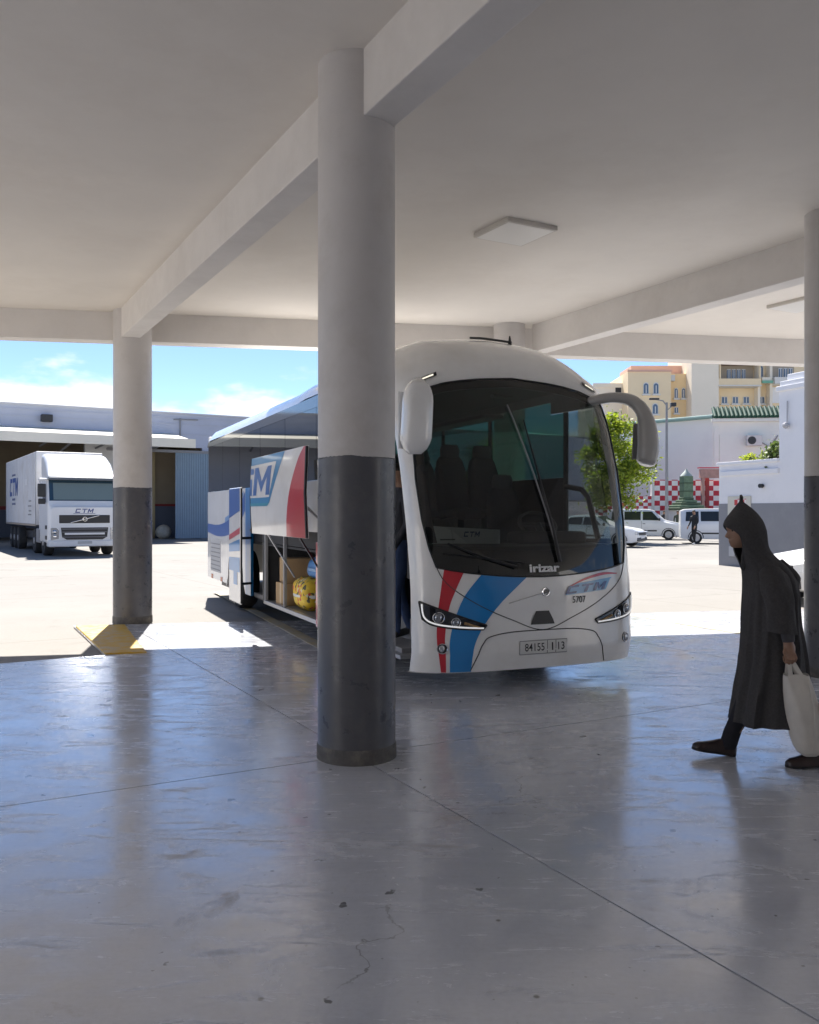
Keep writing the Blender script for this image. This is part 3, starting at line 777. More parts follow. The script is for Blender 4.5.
# rear
mb = MB(); mb.box(.02,BW-.02,BL-.06,BL,.40,1.98); mb.build('rear_panel', m_buswhite, bus, bevel=.05, bseg=3)
mb = MB(); mb.box(.03,BW-.03,BL-.05,BL-.03,2.0,2.80); mb.build('rear_window', g_green, bus)
mb = MB(); mb.box(.02,.12,BL-.08,BL-.01,1.9,2.9); mb.box(BW-.12,BW-.02,BL-.08,BL-.01,1.9,2.9); mb.box(.02,BW-.02,BL-.09,BL-.012,2.79,3.05); mb.build('rear_frame', m_buswhite, bus, bevel=.02)
# lifted luggage flaps on pantograph arms
def flap(v0, v1, z0, z1, u, name='luggage_flap'):
    n = 10
    def sec(v): return [(u - .02*math.sin(PI*min(1,(z-z0)/(z1-z0)*1.0)), v, z) for z in [z0+(z1-z0)*i/n for i in range(n+1)]]
    rings = []
    for v in (v0, v1):
        a = sec(v); rings.append(a + [(x+.03, y, z) for x, y, z in reversed(a)])
    f = MB().loft(rings).build(name, m_buswhite, bus, smooth=30)
    return f, (lambda vv, zz, off=.003: Vector((u - .02*math.sin(PI*(zz-z0)/(z1-z0)) - off, vv, zz)))
fl, FF = flap(2.08, 4.62, 1.32, 2.30, -.45)
va, vb = 4.62, 2.08                                    # image left edge (rear) -> right edge (front)
def fz(a, z): return FF(va+(vb-va)*a, 1.32+.98*z)
def fquad(name, pts_l, pts_r, mat, off=.003, n=16, par=fl):
    A, B = spl(pts_l, 6), spl(pts_r, 6)
    def fn(a, b):
        i = int(round(b*(len(A)-1))); p, q = A[i], B[i]; x, z = p[0]+(q[0]-p[0])*a, p[1]+(q[1]-p[1])*a
        v = FF(va+(vb-va)*x, 1.32+.98*z, off); return v
    return MB().grid(fn, 4, len(A)-1).build(name, mat, par)
fquad('blue_field', [(.003,.40),(.003,.997)], [(.40,.40),(.66,.997)], M('flap_blue', (.012,.23,.50), .3, coat=.6), .003)
fquad('white_box', [(.003,.47),(.003,.90)], [(.40,.47),(.52,.90)], m_buswhite, .005)
fquad('teal_bar', [(.003,.36),(.003,.40)], [(.36,.36),(.40,.40)], M('flap_teal', (.02,.28,.42), .3, coat=.5), .004)
fquad('red_field', [(.69,.003),(.71,.25),(.77,.55),(.88,.86),(.965,.997)], [(.997,.003),(.997,.25),(.997,.55),(.997,.86),(.997,.997)], m_red, .003)
vs, fs = ctm_geo('M', shear=.10, w=.22)
MB().add([FF(va+(vb-va)*(.085+.34*a), 1.32+.98*(.50+.36*b), .007) for a, b in vs], fs).build('logo_letter', M('letter_blue', (.012,.12,.42), .3, coat=.5), fl)
fquad('logo_letter', [(.003,.50),(.003,.72)], [(.045,.50),(.045,.72)], M('letter_blue', (0,0,0)), .007)
fquad('logo_letter', [(.003,.78),(.003,.86)], [(.075,.78),(.08,.86)], M('letter_blue', (0,0,0)), .007)
for v in (2.08, 4.62): MB().tube([FF(v,1.325,-.005), FF(v,1.8,-.005), FF(v,2.295,-.005)], .016, 6).build('rubber_edge', m_black, fl, smooth=True)
for v in (2.5, 4.2):
    MB().tube([Vector((.05,v,1.30)), Vector((-.20,v-.10,1.52)), Vector((-.43,v,1.75))], .016, 8).build('flap_arm', M('alu', (0,0,0)), fl, smooth=True)
MB().tube([Vector((.06,4.30,.75)), Vector((-.40,4.05,1.36))], .012, 8).build('gas_strut', M('alu', (0,0,0)), fl, smooth=True)
MB().tube([Vector((.06,2.95,.80)), Vector((-.40,2.60,1.36))], .012, 8).build('gas_strut', m_black, fl, smooth=True)
# second flap, further forward, half hidden
f2, FF2 = flap(1.10, 2.02, 1.02, 1.86, -.30)
MB().grid(lambda a, b: FF2(2.02-.35*a*(1-b), 1.35+.4*b, .003), 4, 4).build('red_field', m_red, f2)
# red lower door of the front locker, standing ajar
rd = MB(); rd.prism([(-.07,2.95),(-.03,2.95),(-.10,2.35),(-.14,2.36)], .27, 1.25, 'Z'); rd.build('locker_door', m_red, bus, bevel=.008)
# middle door, slid out and back
md = MB().box(-.27,-.235,6.15,6.97,.22,1.97).build('middle_door', m_buswhite, bus, bevel=.015)
def dq(name, v0, v1, za0, za1, zb0, zb1, mat):
    MB().add([(-.2735,v0,za0),(-.2735,v1,zb0),(-.2735,v1,zb1),(-.2735,v0,za1)], [(0,1,2,3)]).build(name, mat, md)
dq('blue_field', 6.17, 6.95, 1.62, 1.955, 1.50, 1.955, M('swoosh_blue', (0,0,0)))
dq('red_stripe', 6.17, 6.95, 1.28, 1.37, 1.16, 1.24, m_red)
dq('blue_field', 6.17, 6.95, 1.02, 1.20, 0.98, 1.10, m_blue)
dq('blue_field', 6.17, 6.95, .70, .92, .70, .90, m_blue)
dq('blue_field', 6.35, 6.62, .50, .70, .50, .70, m_blue)
MB().box(-.265,-.24,6.128,6.15,.24,1.95).build('rubber_edge', m_black, md)
MB().tube([Vector((-.25,6.5,1.2)), Vector((.02,6.62,1.2))], .02, 8).build('door_arm', m_black, md)
MB().tube([Vector((-.25,6.5,.5)), Vector((.02,6.62,.5))], .02, 8).build('door_arm', m_black, md)
# entry well of the middle door
mb = MB(); mb.box(.05,.70,5.80,6.58,.30,.36); mb.box(.30,.70,5.80,6.58,.36,.66); mb.box(.50,.70,5.80,6.58,.66,.96); mb.build('steps', m_grey, bus)
mb = MB(); mb.tube([(.06,6.0,.36),(.06,6.0,1.3),(.10,6.0,1.5)], .016, 8); mb.build('handrail', M('alu', (0,0,0)), bus, smooth=True)
side('entry_shelf', m_black, 5.80, 6.58, 1.30, 1.345, -.02, .4)
# luggage compartment lining
mb = MB(); mb.box(.05,1.9,2.84,5.70,.285,.318); mb.build('compartment_floor', M('alu_floor', (.22,.22,.225), .5, var=.2, scale=10), bus)
bx('compartment_back', m_dark, bus, 1.9, 1.95, 2.84, 5.70, .29, 1.105)
bx('compartment_end', m_dark, bus, .05, 1.9, 2.80, 2.838, .29, 1.105)
bx('compartment_end', m_dark, bus, .05, 1.9, 5.705, 5.75, .29, 1.105)
bx('underframe', m_black, bus, .25, BW-.25, .55, BL-.2, .20, .262)
# right side
arch_panel(1.40, 2.84, .30, 1.98, 2.15, .60, BW-.045, BW, m_buswhite)
bx('side_panel', m_buswhite, bus, BW-.045, BW, 1.0, 1.40, .26, 1.28)
bx('side_lining', m_dark, bus, BW-.062, BW-.048, 1.42, 2.45, .9, 1.98)
bx('side_lining', m_dark, bus, BW-.062, BW-.048, .62, 1.41, .3, 1.27)
bx('side_window', g_green, bus, BW-.012, BW-.004, 1.42, 1.75, 1.985, 2.70)
bx('side_panel', m_buswhite, bus, BW-.045, BW, 2.84, 6.98, .28, 1.98)
arch_panel(6.98, 8.50, .30, 1.98, 7.75, .60, BW-.045, BW, m_buswhite)
bx('side_panel', m_buswhite, bus, BW-.045, BW, 8.5, BL-.06, .36, 1.98)
bx('side_panel', m_buswhite, bus, BW-.045, BW, .49, 1.0, .26, 1.28)
MB().prism([(.60,1.30),(.93,2.68),(1.40,2.68),(1.40,1.30)], BW-.02, BW-.012, 'X').build('driver_window', glass('cab_glass', (.80,.86,.84)), bus)
MB().tube([(BW-.03,.80,1.30),(BW-.03,.98,1.75),(BW-.03,1.10,1.84),(BW-.03,1.40,1.88)], .03, 8).build('window_divider', m_black, bus, smooth=True)
MB().tube([(BW-.03,.62,1.30),(BW-.03,1.41,1.30),(BW-.03,1.41,2.70)], .03, 8).build('window_divider', m_black, bus, smooth=True)
# ---- interior
bx('passenger_floor', m_dark, bus, .05, BW-.05, 1.95, BL-.08, 1.11, 1.14)
bx('cab_floor', m_dark, bus, .75, BW-.06, .55, 1.95, .72, .76)
bx('step_riser', m_dark, bus, .75, BW-.06, 1.90, 1.948, .76, 1.109)
mb = MB(); mb.box(.05,.75,.62,1.55,.30,.345); mb.box(.35,.75,.62,1.55,.345,.55); mb.build('entry_steps', m_grey, bus)
bx('entry_sill', M('alu', (0,0,0)), bus, -.01, .35, .52, 1.50, .262, .298)
MB().prism([(.42,.80),(.42,1.06),(.56,1.27),(.95,1.29),(1.05,1.20),(1.05,.80)], .72, BW-.10, 'X').build('dashboard', M('dash', (.035,.035,.037), .7), bus, bevel=.02)
MB().prism([(.42,.98),(.42,1.06),(.56,1.27),(.67,1.275),(.67,.98)], .12, .718, 'X').build('dashboard_shelf', M('dash', (0,0,0)), bus, bevel=.015)
mb = MB(); mb.box(1.45,2.28,.80,1.08,1.26,1.40); mb.build('instrument_hood', m_dark, bus, bevel=.04, bseg=3)
sw = MB(); sw.tube([Vector((1.86+.225*math.cos(t), 1.12+.20*math.sin(t)*.5, 1.47+.225*math.sin(t)*.55)) for t in [2*PI*k/28 for k in range(29)]], .017, 8)
sw.tube([Vector((1.66,1.12,1.47)),Vector((2.06,1.12,1.47))], .02, 6); sw.tube([Vector((1.86,1.12,1.47)),Vector((1.86,.95,1.28))], .04, 8)
sw.build('steering_wheel', M('steer', (.05,.05,.052), .5), bus, smooth=True)
MB().prism([(.36,1.305),(1.10,1.295),(1.10,1.43),(.52,1.46),(.36,1.47)], .60, .612, 'Y').build('destination_board', M('paper', (.72,.74,.70), .6), bus)
text_obj('board_lettering', 'CTM', lambda a, b: Vector((.70+.17*a, .597, 1.365+.05*b)), m_navy, bus, bold=.012, shear=.2)
bx('board_line', m_ink, bus, .44, .60, .596, .5985, 1.335, 1.347)
def seat_geo():
    mb = MB()
    back = []
    for z, y, w, d in ((.42,.50,.20,.06),(.55,.515,.215,.07),(.75,.545,.215,.075),(.95,.58,.205,.07),(1.08,.60,.175,.06),(1.13,.605,.14,.04)):
        back.append([(w*math.copysign(abs(math.cos(t))**.5, math.cos(t)), y+d*math.copysign(abs(math.sin(t))**.6, math.sin(t)), z) for t in [2*PI*k/16 for k in range(16)]])
    b = MB().loft(back)
    c = MB()
    cu = []
    for y, z, w, d in ((.02,.43,.20,.05),(.08,.45,.215,.06),(.30,.44,.215,.06),(.48,.42,.21,.06)):
        cu.append([(w*math.copysign(abs(math.cos(t))**.5, math.cos(t)), y, z+d*math.copysign(abs(math.sin(t))**.6, math.sin(t))) for t in [2*PI*k/16 for k in range(16)]])
    c.loft(cu)
    h = MB(); hr = []
    for z, w, d in ((1.10,.10,.03),(1.13,.13,.05),(1.22,.135,.055),(1.28,.11,.04)):
        hr.append([(w*math.copysign(abs(math.cos(t))**.6, math.cos(t)), .60+d*math.sin(t), z) for t in [2*PI*k/14 for k in range(14)]])
    h.loft(hr)
    l = MB(); l.box(-.18,-.14,.1,.45,0,.40); l.box(.14,.18,.1,.45,0,.40)
    m_seat = M('seat_fabric', (.045,.045,.055), .85, var=.25, scale=18)
    return b.mesh('backrest', m_seat, True), c.mesh('cushion', m_seat, True), h.mesh('headrest', M('headrest_cover', (.11,.11,.12), .7), True), l.mesh('seat_leg', m_grey)
SG = seat_geo()
def seat(u, v, z, tall=1.0):
    objs = []
    par = bpy.data.objects.new('seat', SG[1]); COL.objects.link(par); par.parent = bus; par.location = (u, v, z)
    for nm, me in (('backrest', SG[0]), ('headrest', SG[2]), ('seat_frame', SG[3])):
        c = bpy.data.objects.new(nm, me); COL.objects.link(c); c.parent = par
    return par
for r in range(8):
    for u in (.33, .79, 1.66, 2.12): seat(u, 2.25+.92*r, 1.14)
seat(1.86, 1.28, .74)
for s, u in (('a', .10), ('b', BW-.45)):
    mb = MB(); mb.box(u, u+.30, 2.6, BL-.2, 2.74, 2.79); mb.build('luggage_rack', m_grey, bus, bevel=.015)
for u in (.046, BW-.058): bx('side_lining', m_dark, bus, u, u+.012, 2.45, BL-.1, 1.15, 1.98)
bx('ceiling_lining', M('lining', (.30,.30,.30), .8), bus, .06, BW-.06, 1.3, BL-.1, 2.93, 2.95)

# ------------------------------------------------------------------ luggage in the hold (things of their own, set on the hold floor)
BM = Matrix.Translation((.1285, 7.507, 0)) @ Matrix.Rotation(R(23), 4, 'Z')
def bl(u, v, z): return BM @ Vector((u, v, z))
def mat_plaid():
    m = bpy.data.materials.new('plaid_sack'); m.use_nodes = True
    n, l = m.node_tree.nodes, m.node_tree.links; b = n['Principled BSDF']; b.inputs['Roughness'].default_value = .55
    tc = n.new('ShaderNodeTexCoord'); vo = n.new('ShaderNodeTexVoronoi'); vo.inputs['Scale'].default_value = 24
    l.new(tc.outputs['Object'], vo.inputs['Vector'])
    cr = n.new('ShaderNodeValToRGB'); cr.color_ramp.interpolation = 'CONSTANT'
    e = cr.color_ramp.elements; e[0].position = 0; e[0].color = (.75,.50,.03,1); e[1].position = .45; e[1].color = (.80,.58,.05,1)
    for p, c in ((.62,(.10,.09,.04,1)),(.74,(.75,.50,.03,1)),(.86,(.60,.07,.04,1)),(.93,(.72,.62,.40,1))):
        x = e.new(p); x.color = c
    sp = n.new('ShaderNodeSeparateColor'); l.new(vo.outputs['Color'], sp.inputs[0]); l.new(sp.outputs[0], cr.inputs[0])
    l.new(cr.outputs[0], b.inputs['Base Color']); return m
def sack(name, u, v, z, su, sv, sz, mat, label, cat, strap=None, seed=1):
    rnd = random.Random(seed); e = empty(name, bl(u, v, z), R(23)); tag(e, label, cat)
    rings = []; N = 22
    for k in range(11):
        h = k/10; s = (1-abs(2*h-1)**4.5)**.33 if 0 < h < 1 else .55
        s = max(s, .62)
        rings.append([(su/2*s*math.copysign(abs(math.cos(t))**.42, math.cos(t))*(1+.05*math.sin(3*t+h*5+seed)), sv/2*s*math.copysign(abs(math.sin(t))**.42, math.sin(t))*(1+.05*math.cos(4*t+h*7)), sz*h+.012*math.sin(5*t+seed)*(h>.9)) for t in [2*PI*i/N for i in range(N)]])
    MB().loft(rings).build('body', mat, e, smooth=60)
    if strap:
        MB().tube([(su/2*1.03*math.copysign(abs(math.cos(t))**.6, math.cos(t)), sv/2*1.03*math.copysign(abs(math.sin(t))**.6, math.sin(t)), sz*.45) for t in [2*PI*i/24 for i in range(25)]], .022, 6, flat=.35, up=(0,0,1)).build('strap', strap, e)
        MB().tube([(0, sv/2*1.04*math.copysign(abs(math.cos(t))**.6, math.cos(t)), sz*.5+sz*.53*math.copysign(abs(math.sin(t))**.6, math.sin(t))) for t in [2*PI*i/24 for i in range(25)]], .022, 6, flat=.35, up=(1,0,0)).build('strap', strap, e)
    return e
m_tape = M('white_tape', (.75,.75,.72), .5)
sack('plaid_sack', .34, 4.30, .32, .50, .66, .42, mat_plaid(), 'yellow plaid sack bound with white tape on the hold floor', 'sack', m_tape, 2)
sack('bundle', .45, 4.12, .73, .45, .50, .28, M('blue_wrap', (.05,.20,.48), .4, var=.3, scale=8), 'blue wrapped bundle on top of the yellow sack', 'bundle', M('blue_strap', (.25,.40,.62), .5), 5)
sack('plaid_sack', .75, 5.05, .60, .55, .60, .32, mat_plaid(), 'smaller yellow plaid sack deeper in the hold behind the cartons', 'sack', m_tape, 9)
m_card = M('cardboard', (.42,.28,.15), .8, var=.1, scale=6)
def carton(u, v, z, su, sv, sz, label, rz=0):
    e = empty('carton', bl(u, v, z), R(23+rz)); tag(e, label, 'box', 'cartons in the hold')
    MB().box(-su/2, su/2, -sv/2, sv/2, 0, sz).build('box', m_card, e, bevel=.006)
    MB().box(-su/2-.001, su/2+.001, -.03, .03, -.001+.002, sz+.0015).build('tape', M('parcel_tape', (.50,.38,.22), .3), e)
carton(.26, 5.05, .32, .40, .42, .30, 'brown carton standing on the hold floor left of the yellow sack', 3)
carton(.28, 5.08, .622, .36, .40, .34, 'yellowish brown carton stacked on top of another carton', -4)
carton(.85, 4.95, .32, .5, .6, .275, 'wide brown carton at the back of the hold', 0)

# ------------------------------------------------------------------ the truck by the warehouse
TD = Vector((-.515, .857, 0))
trk = empty('truck', (-13.0, 31.7, -.03), math.atan2(.515, .857)); tag(trk, 'white articulated truck with box trailer backed up to the warehouse', 'truck')
m_twhite = M('truck_white', (.78,.78,.78), .35, coat=.4, var=.04, scale=3)
TWD = 2.5
def sec_poly(y, z0, z1, x0, x1, c=.1, n=4):
    """rounded rectangle in x,z at depth y"""
    out = []
    for cx, cz, a0 in ((x1-c, z0+c, -PI/2), (x1-c, z1-c, 0), (x0+c, z1-c, PI/2), (x0+c, z0+c, PI)):
        for k in range(n+1):
            a = a0 + PI/2*k/n; out.append((cx+c*math.cos(a), y, cz+c*math.sin(a)))
    return out
cab = MB(); cab.loft([sec_poly(.10,.55,1.85,.06,TWD-.06,.10), sec_poly(.02,.60,1.80,.10,TWD-.10,.12)][::-1] + [sec_poly(.16,.50,1.95,.02,TWD-.02,.10), sec_poly(.22,.48,2.05,0,TWD,.08), sec_poly(.42,.48,2.88,0,TWD,.10), sec_poly(2.2,.48,2.95,0,TWD,.10)])
cab.build('cab', m_twhite, trk, smooth=35)
df = MB(); df.loft([sec_poly(.40,2.85,2.95,.05,TWD-.05,.04), sec_poly(.75,2.86,3.15,.05,TWD-.05,.10), sec_poly(1.2,2.86,3.55,.06,TWD-.06,.16), sec_poly(1.75,2.86,3.80,.08,TWD-.08,.18), sec_poly(2.2,2.86,3.86,.08,TWD-.08,.18)])
df.build('roof_deflector', m_twhite, trk, smooth=50)
MB().add([(.06,.196,1.96),(TWD-.06,.196,1.96),(TWD-.06,.385,2.80),(.06,.385,2.80)], [(0,1,2,3)]).build('windscreen', M('truck_screen', (.02,.05,.08), .08, coat=.6), trk)
MB().add([(.20,.200,2.08),(TWD-.20,.200,2.08),(TWD-.20,.350,2.70),(.20,.350,2.70)], [(0,1,2,3)]).build('screen_blind', M('blind', (.17,.22,.21), .12, coat=.6), trk)
MB().box(.02,TWD-.02,.10,.42,2.80,2.90).build('sun_visor', M('visor', (.10,.12,.15), .3), trk, bevel=.02)
g1 = MB().box(.36,TWD-.36,.0,.06,1.22,1.52).build('grille', m_black, trk, bevel=.02)
g2 = MB().prism([(.42,1.06),(.46,.72),(.62,.62),(TWD-.62,.62),(TWD-.46,.72),(TWD-.42,1.06)], .0, .06, 'Y').build('grille', m_black, trk)
for z in (.70, .88, .99): MB().box(.46,TWD-.46,-.015,.02,z,z+.035).build('slat', M('slat_grey', (.14,.14,.15), .5), g2)
MB().box(.55,TWD-.55,-.02,.03,.80,.87).build('step_bar', m_twhite, g2)
MB().tube([(.75,-.012,1.24),(1.75,-.012,1.50)], .018, 6).build('badge_bar', m_chrome, g1)
MB().tube([(1.25+.075*math.cos(t*PI/8), -.015, 1.37+.075*math.sin(t*PI/8)) for t in range(17)], .018, 6).build('badge_ring', m_chrome, g1)
for x in (.06, TWD-.36):
    h = MB().prism([(x+.02,.62),(x+.28,.66),(x+.30,.95),(x+.20,1.05),(x+.02,1.05)], .0, .08, 'Y').build('headlamp', M('truck_lamp', (.30,.31,.33), .1, metal=.5), trk)
    MB().ball((x+.15,.0,.90), (.08,.03,.08), 10).build('lens', m_chrome, h); MB().ball((x+.15,.0,.74), (.06,.03,.06), 10).build('lens', m_chrome, h)
MB().box(0,TWD,.0,.5,.36,.60).build('bumper', m_twhite, trk, bevel=.05, bseg=3)
MB().box(1.0,1.5,-.006,.004,.46,.56).build('number_plate', M('plate_dim', (.5,.5,.5), .5), trk)
text_obj('front_lettering', 'CTM', lambda a, b: Vector((.93+.62*a, .010, 1.60+.15*b)), m_navy, trk, bold=.015, shear=.2)
MB().box(.85,1.62,.008,.018,1.565,1.58).build('lettering_line', m_navy, trk)
for x in (-.32, TWD+.04):
    mrr = MB().box(x, x+.28, .30,.42,2.18,2.66).build('mirror', m_black, trk, bevel=.03); MB().box(x+.02,x+.26,.28,.42,1.92,2.12).build('mirror', m_black, trk, bevel=.03)
    MB().tube([(x+.14,.36,2.66),(x+.14,.40,2.80),(.1 if x < 0 else TWD-.1,.45,2.80)], .025, 6).build('mirror_arm', m_twhite, trk)
    if x < 0: MB().box(-.28,.0,.30,.5,2.78,2.86).build('mirror_hood', m_twhite, trk, bevel=.03)
MB().add([(-.004,.55,1.98),(-.004,1.35,1.98),(-.004,1.35,2.62),(-.004,.65,2.62)], [(0,1,2,3)]).build('door_window', g_side, trk)
for z in (.62, 1.0): MB().box(-.012,.0,.35,.75,z,z+.14).build('step', m_black, trk)
def twheel(x, y, r=.50, w=.32, right=False):
    wh = MB().lathe([(r*.55,0),(r-.04,0),(r,.05),(r,w-.05),(r-.05,w),(r*.5,w)], 'X', (x, y, r), 24).build('wheel', m_rubber, trk, smooth=True)
    MB().lathe([(.03,-.02),(.12,-.02),(.14,.03),(.24,.08),(r*.56,.01),(r*.56,.05)], 'X', (x, y, r), 24).build('rim', m_rim, wh, smooth=True)
for y in (1.35, 3.6, 8.4, 9.6, 10.8):
    twheel(.02, y); twheel(TWD-.34, y)
MB().box(.0,.10,1.95,3.0,.45,1.0).build('fuel_tank', m_grey, trk, bevel=.04)
MB().box(.3,TWD-.3,.8,12,.55,.85).build('chassis', m_black, trk)
m_trailer = M('trailer_white', (.70,.70,.71), .5, var=.06, scale=2, dirt=(.48,.42,.36), dscale=1.2, damt=.6)
tb = MB().box(.0,TWD,3.0,12.4,1.12,4.0).build('trailer_box', m_trailer, trk, bevel=.03)
for y in (3.02, 12.36): MB().box(-.02,.03,y,y+.05,1.12,3.99).build('corner_post', M('alu', (0,0,0)), tb)
for y in [3.02+ .85*k for k in range(1, 11)]: MB().box(-.006,.0,y,y+.012,1.15,3.97).build('panel_seam', m_trailer, tb)
MB().box(-.02,.02,3.05,12.3,1.08,1.16).build('rail', M('trailer_rail', (.35,.30,.25), .7), tb)
text_obj('trailer_lettering', 'CTM', lambda a, b: Vector((-.012, 10.9-2.6*a, 2.35+.8*b)), M('trailer_blue', (.02,.09,.36), .4), tb, bold=.012, shear=.2)
for i, (w_, z) in enumerate(((1.2,3.25),(1.0,2.15),(1.2,1.95))): MB().box(-.013,-.010,9.6-w_/2,9.6+w_/2,z,z+.09).build('trailer_lettering', m_navy, tb)
for i, z in enumerate((2.05,1.85,1.65,1.5)): MB().box(-.013,-.010,4.2,4.9+.2*(i%2),z,z+.05).build('trailer_lettering', m_grey, tb)
MB().box(-.012,-.009,5.3,6.0,2.75,3.0).build('sticker', m_lettw, tb)

# ------------------------------------------------------------------ warehouse on the left
WH = empty('warehouse', (-22.3, 48.0, -.03), R(32)); tag(WH, 'long pale blue grey warehouse with loading canopy behind the truck', 'building')
m_wh = M('warehouse_paint', (.47,.50,.60), .6, var=.04, scale=.6, dirt=(.38,.40,.46), dscale=.5, damt=.5)
# local x along the front (to the right), y back
bx('upper_wall', m_wh, WH, -30, 60, 0, .3, 5.55, 7.55)
for z in (6.35, 6.95, 7.3): bx('cladding_rib', m_wh, WH, -30, 60, -.035, -.001, z, z+.06)
bx('parapet_cap', M('cap_grey', (.55,.56,.6), .6), WH, -30, 60, -.08, .36, 7.55, 7.64)
bx('wall', m_wh, WH, 11.3, 60, 0, .3, 0, 5.549)
bx('wall', m_wh, WH, -30, -1.2, 0, .3, 0, 5.549)  # unseen stretch, added to give the coach side glass a pale reflection
bx('wall', M('pier_white', (.6,.6,.6), .6), WH, 4.4, 6.1, -.02, .3, 0, 5.549)
bx('rear_wall', M('inside_wall', (.36,.29,.20), .8, var=.1, scale=1), WH, -30, 30, 9.0, 9.2, 1.9, 6.5)
bx('rear_wall', M('inside_dado', (.14,.16,.21), .7), WH, -30, 30, 8.98, 9.2, 0, 1.9)
bx('dado_line', M('dado_red', (.28,.03,.03), .6), WH, -30, 30, 8.95, 8.979, 1.78, 2.0)
bx('inner_wall', M('inside_wall', (0,0,0)), WH, 11.35, 11.5, .31, 8.95, 0, 5.6)
bx('inner_wall', M('inside_dado', (0,0,0)), WH, 6.3, 11.34, 3.0, 3.2, 0, 2.0)
bx('inner_wall', M('inside_wall', (0,0,0)), WH, 6.3, 11.34, 3.0, 3.2, 2.14, 5.6)
bx('dado_line', M('dado_red', (0,0,0)), WH, 6.3, 11.34, 2.97, 3.2, 2.0, 2.14)
bx('inner_post', M('post_tan', (.50,.40,.22), .7), WH, 8.9, 9.15, 2.6, 2.97, 0, 5.6)
bx('roof', m_grey, WH, -30, 60, .3, 14, 6.6, 6.8)
# sliding corrugated door
dr = empty('sliding_door'); dr.parent = WH
mb = MB(); prof = []
for k in range(22):
    x = 9.6 + k*.11; prof += [(x, -.15), (x+.05, -.15), (x+.07, -.115), (x+.10, -.115)]
poly = prof + [(prof[-1][0], -.09), (9.6, -.09)]
mb.prism(poly, .03, 5.2, 'Z'); dm = mb.build('sliding_door', M('door_blue', (.24,.33,.42), .5, var=.06, scale=2), WH)
bpy.data.objects.remove(dr)
bx('door_track', m_grey, WH, 5.6, 12.6, -.19, -.02, 5.20, 5.36)
# loading canopy
mb = MB(); mb.prism([(-4.2,5.55),(-4.2,5.62),(0,6.35),(0,6.2)], -30, 9.45, 'X')
mb.build('loading_canopy', M('canopy_cream', (.70,.67,.56), .6, var=.05), WH)
mb = MB(); mb.box(-30, 9.48, -4.26, -4.2, 5.22, 5.72); mb.build('canopy_fascia', M('fascia_cream', (.74,.70,.60), .55, var=.04, scale=1), WH)
for x in range(-10, 9, 3): MB().tube([(x,-4.1,5.5),(x,0,5.3)], .06, 6).build('canopy_truss', m_grey, WH)
for x in (2.9, 7.6): MB().tube([(x,-.1,4.9),(x+.25,-3.8,5.5)], .07, 6).build('canopy_strut', m_grey, WH)
fl_ = MB().box(2.0,2.6,-.5,-.1,6.65,7.05).build('flood_lamp', m_black, WH, bevel=.04)
MB().tube([(9.9,-.1,5.6),(9.9,-.1,7.3)], .04, 6).build('vent_pipe', m_grey, WH); MB().tube([(9.5,-.1,7.2),(11.0,-.1,7.25)], .03, 6).build('vent_pipe', m_grey, WH)
MB().box(8.0,8.6,1.2,2.0,0,.45).build('loading_box', M('bale', (.34,.32,.28), .8, var=.3), WH, bevel=.15, bseg=3)
MB().ball((9.2,1.0,.42), (.5,.45,.45), 12).build('covered_bale', M('bale_cover', (.40,.38,.33), .8, var=.3), WH, smooth=True)
